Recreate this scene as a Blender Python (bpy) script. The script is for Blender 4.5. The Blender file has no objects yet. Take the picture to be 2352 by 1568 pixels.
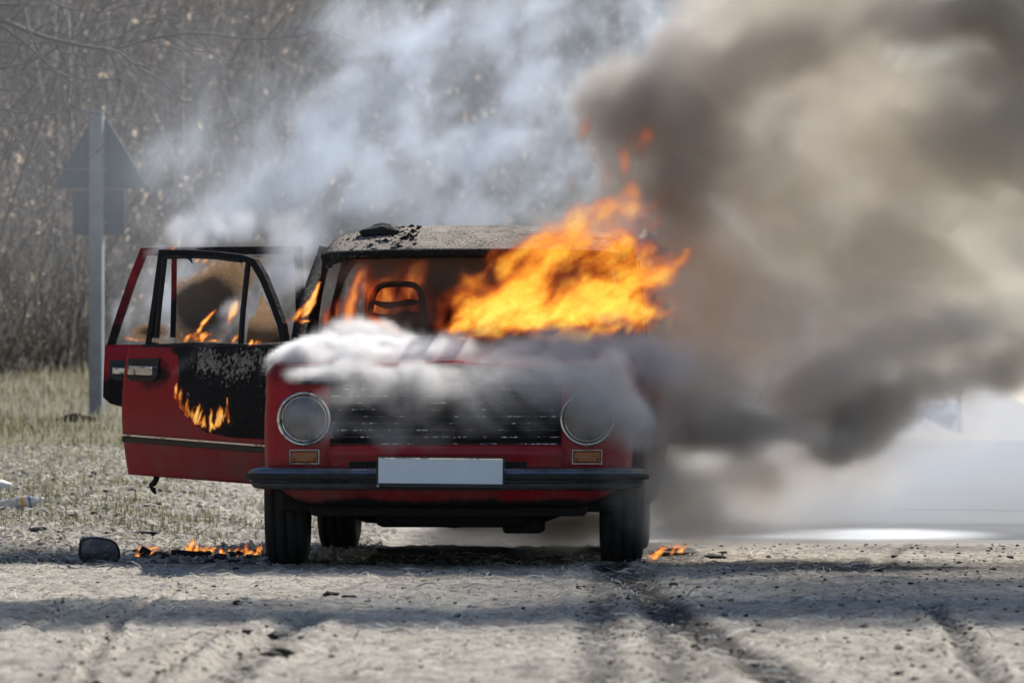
import bpy, bmesh, math, random, time
import numpy as np
from mathutils import Vector, Matrix
R = math.radians
T0 = time.time()
sc = bpy.context.scene
C = sc.collection

# ------------------------------------------------------------------ camera
FPX, CX, HY, CAMD, CAMZ = 12500.0, 1176.0, 950.0, 22.0, 0.61     # measured on the photograph at 2352 px width
cam = bpy.data.objects.new('camera', bpy.data.cameras.new('camera')); C.objects.link(cam); sc.camera = cam
cam.location = (0, -CAMD, CAMZ)
cam.rotation_euler = (R(90) + math.atan((HY - 784) / FPX), 0, 0)
cam.data.sensor_width = 36; cam.data.lens = 36 * FPX / 2352
cam.data.clip_start = .1; cam.data.clip_end = 5000
cam.data.dof.use_dof = True; cam.data.dof.focus_distance = 22.0; cam.data.dof.aperture_fstop = 7.6

# ------------------------------------------------------------------ sky and sun
SUN_EL, SUN_AZ = R(40), R(29)          # behind the car, a little to the right
w = bpy.data.worlds.new('World'); sc.world = w; w.use_nodes = True
nt = w.node_tree; bg = nt.nodes['Background']
sky = nt.nodes.new('ShaderNodeTexSky'); sky.sky_type = 'NISHITA'; sky.sun_disc = False
sky.sun_elevation = SUN_EL; sky.sun_rotation = SUN_AZ; sky.air_density = 1.0; sky.dust_density = .3; sky.ozone_density = 2.0
nt.links.new(sky.outputs[0], bg.inputs[0]); bg.inputs[1].default_value = .075
sd = Vector((math.sin(SUN_AZ) * math.cos(SUN_EL), math.cos(SUN_AZ) * math.cos(SUN_EL), math.sin(SUN_EL)))
sl = bpy.data.lights.new('sun', 'SUN'); sl.energy = 4.2; sl.angle = R(.53); sl.color = (1, .95, .88)
so = bpy.data.objects.new('sun', sl); C.objects.link(so); so.rotation_euler = sd.to_track_quat('Z', 'Y').to_euler()
vs = sc.view_settings; vs.view_transform = 'Standard'; vs.look = 'None'; vs.gamma = 1; vs.exposure = .6; vs.use_curve_mapping = False
cy = sc.cycles
cy.use_denoising = True; cy.denoiser = 'OPENIMAGEDENOISE'
cy.use_adaptive_sampling = True; cy.adaptive_threshold = .03
cy.max_bounces = 8; cy.diffuse_bounces = 2; cy.glossy_bounces = 3; cy.transparent_max_bounces = 16; cy.volume_bounces = 5
cy.volume_step_rate = 2.0; cy.volume_max_steps = 300
cy.sample_clamp_indirect = 6

def at(u, v, Y):
    d = Y + CAMD
    return ((u - CX) * d / FPX, Y, CAMZ - (v - HY) * d / FPX)
def sstep(a, b, x):
    t = np.clip((np.asarray(x, float) - a) / (b - a), 0, 1); return t * t * (3 - 2 * t)

# ------------------------------------------------------------------ numpy noise
_rng = np.random.default_rng(11)
LAT = _rng.random((64, 64, 64)).astype(np.float32)
def vnoise(p):
    i = np.floor(p).astype(np.int32); f = (p - i).astype(np.float32); f = f * f * (3 - 2 * f); i0 = i & 63; i1 = (i + 1) & 63
    x, y, z = f[..., 0], f[..., 1], f[..., 2]
    a0, b0, c0 = i0[..., 0], i0[..., 1], i0[..., 2]; a1, b1, c1 = i1[..., 0], i1[..., 1], i1[..., 2]
    c00 = LAT[a0, b0, c0] * (1 - x) + LAT[a1, b0, c0] * x; c10 = LAT[a0, b1, c0] * (1 - x) + LAT[a1, b1, c0] * x
    c01 = LAT[a0, b0, c1] * (1 - x) + LAT[a1, b0, c1] * x; c11 = LAT[a0, b1, c1] * (1 - x) + LAT[a1, b1, c1] * x
    return (c00 * (1 - y) + c10 * y) * (1 - z) + (c01 * (1 - y) + c11 * y) * z
def fbm(p, o=4, gain=.5):
    s = 0; a = 1.; t = 0
    for k in range(o):
        s = s + a * vnoise(p * np.float32(2.03 ** k) + np.float32(k * 7.31)); t += a; a *= gain
    return s / t
def n2(x, y, s, o=4, seed=0):
    return fbm(np.stack([np.asarray(x) * s, np.asarray(y) * s, np.full(np.shape(x), seed * 3.7)], -1).astype(np.float32), o)

# ------------------------------------------------------------------ node helpers
class NT:
    def __init__(s, name):
        s.m = bpy.data.materials.new(name); s.m.use_nodes = True; s.t = s.m.node_tree; s.t.nodes.clear()
        s.out = s.t.nodes.new('ShaderNodeOutputMaterial')
    def n(s, typ, **kw):
        x = s.t.nodes.new(typ)
        for k, v in kw.items(): setattr(x, k, v)
        return x
    def put(s, node, key, val):
        i = node.inputs[key]
        if hasattr(val, 'links') or hasattr(val, 'is_linked'): s.t.links.new(val, i)
        elif isinstance(val, (tuple, list)) and len(val) == 3 and i.type == 'RGBA': i.default_value = (*val, 1)
        else: i.default_value = val
    def math(s, op, a, b=0., c=None, clamp=False):
        x = s.n('ShaderNodeMath', operation=op, use_clamp=clamp); s.put(x, 0, a); s.put(x, 1, b)
        if c is not None: s.put(x, 2, c)
        return x.outputs[0]
    def mix(s, f, a, b, blend='MIX'):
        x = s.n('ShaderNodeMix', data_type='RGBA', blend_type=blend); s.put(x, 0, f); s.put(x, 6, a); s.put(x, 7, b); return x.outputs[2]
    def coord(s, scale=None, which='Object'):
        o = s.n('ShaderNodeTexCoord').outputs[which]
        if scale is None: return o
        mp = s.n('ShaderNodeMapping'); s.t.links.new(o, mp.inputs[0]); mp.inputs['Scale'].default_value = scale; return mp.outputs[0]
    def noise(s, scale, detail=4, vec=None, rough=.55, dist=0.):
        x = s.n('ShaderNodeTexNoise'); s.put(x, 'Scale', scale); s.put(x, 'Detail', detail); s.put(x, 'Roughness', rough); s.put(x, 'Distortion', dist)
        s.put(x, 'Vector', vec if vec is not None else s.coord()); return x.outputs[0]
    def vor(s, scale, vec=None, feature='F1', out='Distance'):
        x = s.n('ShaderNodeTexVoronoi', feature=feature); s.put(x, 'Scale', scale); s.put(x, 'Vector', vec if vec is not None else s.coord()); return x.outputs[out]
    def ramp(s, f, stops):
        x = s.n('ShaderNodeValToRGB'); s.put(x, 0, f); e = x.color_ramp.elements
        while len(e) < len(stops): e.new(.5)
        for q, (p, c) in zip(e, stops): q.position = p; q.color = (c, c, c, 1) if not isinstance(c, tuple) else (*c, 1)
        return x.outputs[0]
    def attr(s, name, out='Fac'):
        x = s.n('ShaderNodeAttribute', attribute_name=name); return x.outputs[out]
    def bsdf(s, base, rough=.6, metal=0., spec=.5, bump=None, bstr=.3, bdist=.01, **kw):
        p = s.n('ShaderNodeBsdfPrincipled'); s.put(p, 'Base Color', base); s.put(p, 'Roughness', rough); s.put(p, 'Metallic', metal); s.put(p, 'Specular IOR Level', spec)
        for k, v in kw.items(): s.put(p, k, v)
        if bump is not None:
            b = s.n('ShaderNodeBump'); b.inputs['Strength'].default_value = bstr; b.inputs['Distance'].default_value = bdist
            s.put(b, 'Height', bump); s.t.links.new(b.outputs[0], p.inputs['Normal'])
        return p.outputs[0]
    def surf(s, o): s.t.links.new(o, s.out.inputs['Surface']); return s.m
    def vol(s, o): s.t.links.new(o, s.out.inputs['Volume']); return s.m

M = {}
def simple(name, col, rough=.6, metal=0., var=.35, scale=20., spec=.5, bstr=.25, bdist=.004, **kw):
    t = NT(name); nz = t.noise(scale, 5)
    lo = tuple(c * (1 - var) for c in col); hi = tuple(min(1, c * (1 + var)) for c in col)
    c = t.mix(t.ramp(nz, [(.3, 0.), (.7, 1.)]), lo, hi)
    r = t.math('MULTIPLY_ADD', nz, .2, rough - .1)
    M[name] = t.surf(t.bsdf(c, r, metal, spec, bump=nz, bstr=bstr, bdist=bdist, **kw)); return M[name]

# car paint: red, burnt to soot and to pale ash where the per-vertex burn values say so
t = NT('paint'); nz = t.noise(9, 8, rough=.65); n3 = t.noise(60, 5); n4 = t.noise(2.5, 3)
gsep = t.n('ShaderNodeSeparateXYZ'); t.t.links.new(t.coord(), gsep.inputs[0])
grime = t.math('MULTIPLY', t.ramp(gsep.outputs[2], [(.30, 1.), (.62, .12)]), t.ramp(t.noise(5, 7, rough=.7), [(.40, 0.), (.68, .75)]))
soot = t.math('ADD', t.attr('soot'), t.math('MULTIPLY', t.math('SUBTRACT', nz, .5), .75))
sm = t.ramp(soot, [(.32, 0.), (.60, 1.)])
ash = t.math('ADD', t.attr('ash'), t.math('MULTIPLY', t.math('SUBTRACT', n3, .5), 1.3)); am = t.ramp(ash, [(.45, 0.), (.62, 1.)])
red = t.mix(n4, (.27, .007, .015), (.38, .010, .020))
red = t.mix(t.ramp(n3, [(.60, 0.), (.85, .3)]), red, (.14, .05, .045))
wv = t.n('ShaderNodeVectorMath', operation='ADD'); t.put(wv, 0, t.coord()); nn_ = t.n('ShaderNodeTexNoise'); t.put(nn_, 'Scale', 14.); nsc = t.n('ShaderNodeVectorMath', operation='SCALE'); t.t.links.new(nn_.outputs['Color'], nsc.inputs[0]); nsc.inputs['Scale'].default_value = .09; t.put(wv, 1, nsc.outputs[0])
ck = t.vor(30, wv.outputs[0], feature='DISTANCE_TO_EDGE'); ckl = t.ramp(t.math('ADD', ck, t.math('MULTIPLY', t.math('SUBTRACT', nz, .45), .35)), [(.0, .3), (.07, 1.)])
ashc = t.mix(nz, (.20, .175, .15), (.50, .43, .345)); ashc = t.mix(ckl, (.03, .026, .024), ashc)
red = t.mix(grime, red, (.13, .105, .085))
c = t.mix(sm, red, t.mix(n3, (.008, .008, .009), (.03, .029, .03))); c = t.mix(am, c, ashc)
M['paint'] = t.surf(t.bsdf(c, t.math('MULTIPLY_ADD', sm, .5, .36), 0., t.math('MULTIPLY_ADD', sm, -.1, .25), bump=t.math('MULTIPLY', t.math('ADD', n3, t.math('MULTIPLY', ckl, am)), t.math('MAXIMUM', sm, am)), bstr=.7, bdist=.012))
simple('soot', (.014, .014, .015), .85, scale=40, bstr=.6, bdist=.008)
simple('rubber', (.022, .021, .021), .8, scale=60)
simple('plastic', (.012, .012, .013), .45, scale=30)
t = NT('bumper_metal'); nz = t.noise(7, 6); f = t.ramp(nz, [(.45, 0.), (.75, 1.)])
M['bumper_metal'] = t.surf(t.bsdf(t.mix(f, (.20, .21, .24), (.05, .048, .046)), t.math('MULTIPLY_ADD', f, .4, .2), .85))
simple('dirty_metal', (.055, .053, .05), .75, scale=18)
t = NT('chrome'); nz = t.noise(25, 6); f = t.ramp(nz, [(.5, 0.), (.72, 1.)])
M['chrome'] = t.surf(t.bsdf(t.mix(f, (.62, .60, .57), (.06, .055, .05)), t.math('MULTIPLY_ADD', f, .5, .15), .95))
t = NT('burnt_slat'); nz = t.noise(1., 5, None, .7); gp = t.n('ShaderNodeNewGeometry'); mp = t.n('ShaderNodeMapping'); t.t.links.new(gp.outputs['Position'], mp.inputs[0]); mp.inputs['Scale'].default_value = (26, 4, 60); nz = t.noise(1., 5, mp.outputs[0], .7); f = t.ramp(nz, [(.56, 0.), (.60, 1.)])
M['burnt_slat'] = t.surf(t.bsdf(t.mix(f, (.03, .03, .032), (.78, .80, .85)), t.math('MULTIPLY_ADD', f, -.5, .8), f))
simple('plate_white', (.74, .80, .86), .45, var=.03, bstr=.02)
t = NT('amber'); nz = t.noise(300, 2); M['amber'] = t.surf(t.bsdf(t.mix(nz, (.22, .055, .008), (.40, .12, .014)), .25, bump=t.vor(260), bstr=.4, bdist=.001))
t = NT('lamp_glass'); nz = t.noise(30, 5)
M['lamp_glass'] = t.surf(t.bsdf(t.mix(nz, (.05, .05, .052), (.22, .22, .22)), .22, .45, .5, bump=t.noise(130, 1, t.coord((1, .2, .06))), bstr=.8, bdist=.004))
# sooty window glass: clear where the burn value is low, crazed brown to black where it is high
def glass(name, tint, clear):
    t = NT(name); nz = t.noise(14, 6, rough=.7); s = t.math('ADD', t.attr('soot'), t.math('MULTIPLY', t.math('SUBTRACT', nz, .5), .45), clamp=True)
    fl = t.noise(120, 4, t.coord((1, 1, 2.5)))
    op = t.ramp(s, [(.15, clear), (.45, .72), (.8, .97)])
    col = t.mix(t.ramp(s, [(.3, 0.), (.75, 1.)]), tint, (.010, .009, .009))
    col = t.mix(t.math('MULTIPLY', t.ramp(fl, [(.62, 0.), (.72, 1.)]), t.ramp(s, [(.2, 0.), (.4, 1.), (.8, .1)])), col, (.75, .52, .28))
    b0 = t.bsdf(col, .5, 0., .4, bump=fl, bstr=.5, bdist=.003); tl = t.n('ShaderNodeBsdfTranslucent'); t.put(tl, 'Color', t.mix(fl, (.10, .05, .02), (.75, .42, .16))); m0 = t.n('ShaderNodeMixShader'); t.put(m0, 0, t.ramp(s, [(.3, .6), (.75, .03)])); t.put(m0, 1, b0); t.put(m0, 2, tl.outputs[0]); b = m0.outputs[0]
    tr = t.n('ShaderNodeBsdfTransparent'); mx = t.n('ShaderNodeMixShader'); t.put(mx, 0, op); t.put(mx, 1, tr.outputs[0]); t.put(mx, 2, b)
    M[name] = t.surf(mx.outputs[0])
glass('sooty_glass', (.10, .062, .03), .05)
glass('smoked_glass', (.02, .018, .017), .6)
t = NT('mirror_glass'); nz = t.noise(18, 6, rough=.7); f = t.ramp(nz, [(.45, .0), (.8, .8)])
M['mirror_glass'] = t.surf(t.bsdf(t.mix(f, (.40, .41, .43), (.07, .065, .06)), t.math('MULTIPLY_ADD', f, .5, .08), t.math('SUBTRACT', 1., f)))
simple('sign_back', (.12, .14, .165), .6, var=.1, scale=6, bstr=.05)
simple('sign_post', (.26, .27, .29), .6, var=.15, scale=8)
t = NT('bark'); nz = t.noise(30, 5); M['bark'] = t.surf(t.bsdf(t.mix(nz, (.05, .045, .04), (.17, .155, .14)), .9, bump=nz))
t = NT('twig'); nz = t.noise(3, 4); M['twig'] = t.surf(t.bsdf(t.mix(nz, (.065, .055, .046), (.27, .235, .195)), .9))
def leafmat(name, cols, trans):
    t = NT(name); a = t.attr('tone'); c = t.ramp(a, [(k / (len(cols) - 1), q) for k, q in enumerate(cols)])
    d = t.n('ShaderNodeBsdfDiffuse'); t.put(d, 'Color', c); tl = t.n('ShaderNodeBsdfTranslucent'); t.put(tl, 'Color', c)
    mx = t.n('ShaderNodeMixShader'); t.put(mx, 0, trans); t.put(mx, 1, d.outputs[0]); t.put(mx, 2, tl.outputs[0]); M[name] = t.surf(mx.outputs[0])
leafmat('dry_leaf', [(.18, .15, .125), (.33, .265, .205), (.49, .395, .295), (.62, .52, .40)], .5)
leafmat('grass_blade', [(.10, .11, .045), (.17, .165, .08), (.30, .27, .18), (.44, .41, .33)], .4)
leafmat('straw', [(.20, .18, .15), (.44, .40, .34), (.64, .60, .53), (.80, .78, .73)], .3)
leafmat('stone', [(.02, .02, .022), (.04, .04, .042), (.09, .085, .08), (.2, .19, .17)], .0)
# dirt: pale dry sand, greyer mud in the tracks, soot fallen round the fire, smoke shadow painted behind the car
t = NT('dirt'); co = t.coord(); na = t.noise(1.3, 6, co); nb = t.noise(38, 6, co, .7); nc = t.noise(9, 5, t.coord((1.6, 1, 1)), .65); nd = t.noise(140, 3, co)
base = t.mix(t.ramp(na, [(.35, 0.), (.65, 1.)]), (.46, .41, .335), (.65, .59, .495))
base = t.mix(t.ramp(nc, [(.36, .7), (.52, 0.)]), base, (.19, .17, .15))
base = t.mix(t.ramp(nb, [(.53, 0.), (.66, .75)]), base, (.10, .09, .085)); ne = t.noise(16, 6, t.coord((.7, 1.3, 1)), .7); base = t.mix(t.ramp(ne, [(.50, 0.), (.68, .55)]), base, (.12, .11, .105))
base = t.mix(t.ramp(nd, [(.58, 0.), (.70, .7)]), base, (.66, .62, .54))
sk = t.math('ADD', t.attr('soot'), t.math('MULTIPLY', t.math('SUBTRACT', nb, .5), 1.1)); skm = t.ramp(sk, [(.3, 0.), (.75, 1.)])  # ground soot plus the painted smoke shadow
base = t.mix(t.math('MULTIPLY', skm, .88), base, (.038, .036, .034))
gr = t.math('ADD', t.attr('grass'), t.math('MULTIPLY', t.math('SUBTRACT', nc, .5), .9)); grm = t.ramp(gr, [(.35, 0.), (.7, 1.)])
base = t.mix(grm, base, t.mix(nb, (.16, .15, .075), (.34, .30, .20)))
fo = t.attr('wood'); base = t.mix(fo, base, t.mix(nc, (.085, .07, .056), (.27, .22, .17)))
M['dirt'] = t.surf(t.bsdf(base, .95, 0., .2, bump=t.math('ADD', nb, t.math('MULTIPLY', nd, .4)), bstr=.9, bdist=.02))
t = NT('asphalt'); co = t.coord(); na = t.noise(.7, 5, t.coord((1, .25, 1))); nb = t.noise(90, 3, co); nc = t.noise(6, 5, t.coord((.6, 2.5, 1)))
base = t.mix(na, (.11, .113, .118), (.19, .192, .196)); base = t.mix(t.ramp(nb, [(.35, .5), (.6, 0.)]), base, (.05, .05, .05)); base = t.mix(t.ramp(nc, [(.58, 0.), (.7, .45)]), base, (.24, .225, .2))
lit = t.math('ADD', t.attr('sunlit_patch'), t.math('MULTIPLY', t.math('SUBTRACT', nc, .5), .5)); base = t.mix(t.ramp(lit, [(.3, 0.), (.8, 1.)]), base, (.82, .82, .80))  # sunlit patch of road, painted as a paler base colour
ds = t.math('ADD', t.attr('dirt'), t.math('MULTIPLY', t.math('SUBTRACT', nb, .5), .9)); base = t.mix(t.ramp(ds, [(.3, 0.), (.7, .95)]), base, t.mix(nb, (.26, .24, .21), (.44, .41, .365)))
base = t.mix(t.ramp(t.math('ADD', t.attr('seam'), t.math('MULTIPLY', t.math('SUBTRACT', nc, .5), .8)), [(.3, 0.), (.7, .85)]), base, (.04, .038, .036))
M['asphalt'] = t.surf(t.bsdf(base, .75, 0., .3, bump=nb, bstr=.5, bdist=.006))
simple('far_paint', (.55, .57, .60), .35, var=.05)
simple('far_glass', (.05, .055, .06), .15, var=.1)
simple('post_white', (.75, .75, .74), .6, var=.08)
t = NT('clear_plastic'); nz = t.noise(20, 3)
d = t.bsdf(t.mix(nz, (.55, .56, .57), (.75, .76, .77)), .25); tr = t.n('ShaderNodeBsdfTransparent'); mx = t.n('ShaderNodeMixShader'); t.put(mx, 0, .55); t.put(mx, 1, tr.outputs[0]); t.put(mx, 2, d); M['clear_plastic'] = t.surf(mx.outputs[0])
t = NT('bottle_label'); z = t.n('ShaderNodeSeparateXYZ'); t.t.links.new(t.coord(), z.inputs[0]); nz = t.noise(25, 3)
c = t.ramp(t.math('ADD', t.math('MULTIPLY', z.outputs[0], 9.), t.math('MULTIPLY', nz, .25)), [(.0, (.75, .75, .75)), (.25, (.75, .40, .06)), (.45, (.8, .7, .6)), (.6, (.05, .09, .35)), (.8, (.75, .75, .75))]); M['bottle_label'] = t.surf(t.bsdf(c, .4))

# ------------------------------------------------------------------ mesh helpers
def link(o, parent=None):
    C.objects.link(o)
    if parent is not None: o.parent = parent
    return o
def empty(name, loc=(0, 0, 0), rz=0., parent=None):
    o = bpy.data.objects.new(name, None); o.location = loc; o.rotation_euler = (0, 0, rz); o.empty_display_size = .1; return link(o, parent)
def tag(o, label=None, cat=None, group=None, kind=None):
    if label: o['label'] = label
    if cat: o['category'] = cat
    if group: o['group'] = group
    if kind: o['kind'] = kind
    return o
def obj(name, V, F, m, parent=None, smooth=False, solid=0., bevel=0., burn=None):
    me = bpy.data.meshes.new(name); me.from_pydata([tuple(map(float, v)) for v in V], [], [tuple(f) for f in F]); me.update()
    me.materials.append(M[m])
    if smooth: me.polygons.foreach_set('use_smooth', [True] * len(me.polygons))
    if burn is not None: set_burn(me, burn)
    o = bpy.data.objects.new(name, me); link(o, parent)
    if solid: md = o.modifiers.new('solid', 'SOLIDIFY'); md.thickness = solid; md.offset = -1
    if bevel: md = o.modifiers.new('bevel', 'BEVEL'); md.width = bevel; md.segments = 2; md.limit_method = 'ANGLE'
    return o
def set_burn(me, fn):
    P = np.empty(len(me.vertices) * 3, np.float32); me.vertices.foreach_get('co', P); P = P.reshape(-1, 3)
    for nm, val in fn(P).items():
        a = me.attributes.new(nm, 'FLOAT', 'POINT'); a.data.foreach_set('value', np.broadcast_to(np.asarray(val, np.float32), (len(P),)).copy())
def obj_np(name, V, F, m, parent=None, tone=None, smooth=False):
    V = np.ascontiguousarray(V, np.float32); F = np.ascontiguousarray(F, np.int32); k = F.shape[1]
    me = bpy.data.meshes.new(name); me.vertices.add(len(V)); me.vertices.foreach_set('co', V.ravel())
    me.loops.add(F.size); me.loops.foreach_set('vertex_index', F.ravel()); me.polygons.add(len(F))
    me.polygons.foreach_set('loop_start', np.arange(0, F.size, k, dtype=np.int32)); me.polygons.foreach_set('loop_total', np.full(len(F), k, np.int32))
    if smooth: me.polygons.foreach_set('use_smooth', np.ones(len(F), bool))
    me.update(calc_edges=True); me.materials.append(M[m])
    if tone is not None: a = me.attributes.new('tone', 'FLOAT', 'POINT'); a.data.foreach_set('value', np.ascontiguousarray(tone, np.float32))
    return link(bpy.data.objects.new(name, me), parent)
def box_vf(c, s, rot=None):
    V = [Vector((x * s[0] / 2, y * s[1] / 2, z * s[2] / 2)) for x in (-1, 1) for y in (-1, 1) for z in (-1, 1)]
    if rot is not None: V = [rot @ v for v in V]
    V = [v + Vector(c) for v in V]
    return V, [(0, 1, 3, 2), (4, 6, 7, 5), (0, 4, 5, 1), (2, 3, 7, 6), (0, 2, 6, 4), (1, 5, 7, 3)]
def box(name, c, s, m, parent=None, bevel=.004, rot=None, burn=None):
    V, F = box_vf(c, s, rot); return obj(name, V, F, m, parent, bevel=bevel, burn=burn)
def join(*vf):
    V, F = [], []
    for v, f in vf:
        n = len(V); V += list(v); F += [tuple(i + n for i in q) for q in f]
    return V, F
def grid_vf(G, flip=False):                       # G[i][j] points
    a, b = len(G), len(G[0]); V = [p for r in G for p in r]
    F = [(i * b + j, i * b + j + 1, (i + 1) * b + j + 1, (i + 1) * b + j) for i in range(a - 1) for j in range(b - 1)]
    return V, ([f[::-1] for f in F] if flip else F)
def tube_vf(P, r, n=8, caps=True, flat=None):        # round tube along a polyline, radius may vary
    P = [Vector(tuple(p)) for p in P]; rr = r if isinstance(r, (list, tuple)) else [r] * len(P); V = []; F = []
    up = None
    for k, p in enumerate(P):
        d = (P[min(k + 1, len(P) - 1)] - P[max(k - 1, 0)]).normalized()
        if up is None: up = Vector((0, 0, 1)) if abs(d.z) < .9 else Vector((1, 0, 0))
        s = d.cross(up).normalized(); up = s.cross(d).normalized()
        for q in range(n):
            a = 2 * math.pi * q / n; V.append(p + float(rr[k]) * (math.cos(a) * s + math.sin(a) * up))
    for k in range(len(P) - 1):
        for q in range(n): F.append((k * n + q, k * n + (q + 1) % n, (k + 1) * n + (q + 1) % n, (k + 1) * n + q))
    if caps: F.append(tuple(range(n - 1, -1, -1))); F.append(tuple(range((len(P) - 1) * n, len(P) * n)))
    return V, F
def bar_vf(P, nrm, wid, dep, closed=False):          # rectangular bar along a polyline lying in the plane with normal nrm
    P = [Vector(tuple(p)) for p in P]; nrm = Vector(nrm).normalized(); V = []; F = []; N = len(P)
    for k, p in enumerate(P):
        a = P[(k - 1) % N] if (closed or k) else p; b = P[(k + 1) % N] if (closed or k < N - 1) else p
        d1 = (p - a).normalized() if (p - a).length > 1e-6 else (b - p).normalized(); d2 = (b - p).normalized() if (b - p).length > 1e-6 else d1
        s = (d1 + d2).normalized().cross(nrm).normalized(); sc_ = 1 / max(.5, (d1 + d2).length / 2)
        wk = (wid[k] if isinstance(wid, (list, tuple)) else wid) / 2 * sc_
        for sx, sn in ((-1, 0), (1, 0), (1, -1), (-1, -1)): V.append(p + s * wk * sx + nrm * dep * sn)
    for k in range(N if closed else N - 1):
        i, j = k * 4, ((k + 1) % N) * 4
        for q in range(4): F.append((i + q, i + (q + 1) % 4, j + (q + 1) % 4, j + q))
    if not closed: F.append((3, 2, 1, 0)); F.append(tuple((N - 1) * 4 + q for q in range(4)))
    return V, F
def lathe_vf(prof, n, axis='x', c=(0, 0, 0), rad_mod=None):   # prof: (along, radius)
    V = []; F = []; m = len(prof)
    for k in range(n):
        a = 2 * math.pi * k / n
        for q, (h, r) in enumerate(prof):
            if rad_mod: r = rad_mod(k, q, r)
            p = {'x': (h, r * math.cos(a), r * math.sin(a)), 'y': (r * math.cos(a), h, r * math.sin(a)), 'z': (r * math.cos(a), r * math.sin(a), h)}[axis]
            V.append(Vector(p) + Vector(c))
    for k in range(n):
        k2 = (k + 1) % n
        for q in range(m - 1): F.append((k * m + q, k * m + q + 1, k2 * m + q + 1, k2 * m + q))
    return V, F
def catmull(P, n=6):
    P = [np.array(p, float) for p in P]; Q = [2 * P[0] - P[1]] + P + [2 * P[-1] - P[-2]]; out = []
    for k in range(1, len(Q) - 2):
        for j in range(n):
            t = j / n; a, b, c, d = Q[k - 1:k + 3]
            out.append(.5 * (2 * b + (c - a) * t + (2 * a - 5 * b + 4 * c - d) * t * t + (3 * b - a - 3 * c + d) * t ** 3))
    return out + [P[-1]]

# ------------------------------------------------------------------ ground, hill, road
def zbase(X, Y):
    X = np.asarray(X, float); Y = np.asarray(Y, float)
    a = 1 - sstep(-2.3, -.9, X)
    z = a * np.clip(Y - .6, 0, 200) * .029
    q = (X + 7) * -.989 + (Y - 24) * .147
    h = np.where(q > 0, np.minimum(q, 26 + (q - 26) * .2) * .70, 0) * sstep(0, 2.5, q) * (1 - sstep(11.0, 20.0, X))
    back = .55 * np.clip(Y - 104 + 3 * np.sin(X * .4), 0, 60) * (1 - sstep(7.0, 15.0, X))
    return z + np.maximum(h, back)
def pxl(X, Y): return CX + np.asarray(X) * FPX / (np.asarray(Y) + CAMD)
TRACKS = [  # (polyline in photo pixels on flat ground, half width m, depth m, soot)
    ([(1400, 1300), (1450, 1345), (1540, 1410), (1640, 1478), (1740, 1535), (1830, 1590)], .05, .012, 1.25),
    ([(1385, 1300), (1380, 1380), (1370, 1460), (1380, 1590)], .055, .010, .62),
    ([(1480, 1310), (1500, 1400), (1530, 1490), (1560, 1590)], .055, .010, .62),
    ([(2130, 1395), (2190, 1450), (2240, 1520), (2290, 1590)], .03, .015, .7),
    ([(2085, 1250), (2010, 1300)], .035, .01, .6),
    ([(420, 1342), (350, 1380), (270, 1440), (220, 1500), (170, 1590)], .02, .018, .5),
    ([(270, 1385), (140, 1410), (0, 1450), (-100, 1480)], .03, .018, .4),
    ([(700, 1420), (630, 1475), (560, 1520), (470, 1590)], .05, .022, .5),
    ([(480, 1480), (400, 1530), (330, 1590)], .03, .02, .4)]
def ground_px(u, v):
    d = CAMZ * FPX / (v - HY); return ((u - CX) * d / FPX, d - CAMD)
def seg_dist(X, Y, pts):
    best = np.full(np.shape(X), 9.)
    for (ax, ay), (bx, by) in zip(pts[:-1], pts[1:]):
        dx, dy = bx - ax, by - ay; t = np.clip(((X - ax) * dx + (Y - ay) * dy) / (dx * dx + dy * dy), 0, 1)
        best = np.minimum(best, np.hypot(X - ax - t * dx, Y - ay - t * dy))
    return best
def zground(X, Y, micro=True):
    z = zbase(X, Y)
    flat = 1 - sstep(2.0, 3.3, Y) * sstep(.2, .9, X)
    z = z + flat * ((n2(X, Y, .8, 3, 1) - .5) * .05 * sstep(-.2, -1.5, Y) + (n2(X * .9, Y, 3.2, 4, 2) - .5) * .028 * (.3 + .7 * sstep(-.4, -1.6, Y)))
    if micro: z = z + flat * ((n2(X, Y * .8, 15., 4, 3) - .5) * .03)
    for pts, hw, dep, s in TRACKS:
        g = [ground_px(*p) for p in pts]; d = seg_dist(X, Y + 0 * X, g)
        z = z - dep * np.exp(-(d / hw) ** 2) + dep * .8 * np.exp(-((d - hw * 2.0) / (hw * .7)) ** 2)
    return z
def lines(*segs):
    out = []
    for a, b, s in segs: out += list(np.arange(a, b, s))
    return np.array(out + [segs[-1][1]])
gx = np.concatenate([-np.geomspace(900, 3.0, 46), np.arange(-2.97, 3.0, .018), np.geomspace(3.0, 900, 46)])
gy = np.concatenate([[-60, -30, -20], np.arange(-12, 3.5, .02), np.arange(3.5, 30, .16), np.geomspace(30, 2500, 60)])
GX, GY = np.meshgrid(gx, gy, indexing='ij')
GZ = zground(GX, GY)
nA, nB = GX.shape; ii = np.arange(nA * nB).reshape(nA, nB)
GF = np.stack([ii[:-1, :-1], ii[1:, :-1], ii[1:, 1:], ii[:-1, 1:]], -1).reshape(-1, 4)
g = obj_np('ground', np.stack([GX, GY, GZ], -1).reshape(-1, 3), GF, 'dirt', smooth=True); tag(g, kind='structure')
soot_shade = np.zeros_like(GX)
for pts, hw, dep, s in TRACKS: soot_shade = np.maximum(soot_shade, s * np.exp(-(seg_dist(GX, GY, [ground_px(*p) for p in pts]) / (hw * 1.5)) ** 2))
ell = np.hypot((GX + .15) / 1.35, (GY - 1.3) / 1.9); soot_shade = np.maximum(soot_shade, .95 * (1 - sstep(.55, 1.0, ell)))          # darker ellipse under the car
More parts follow.
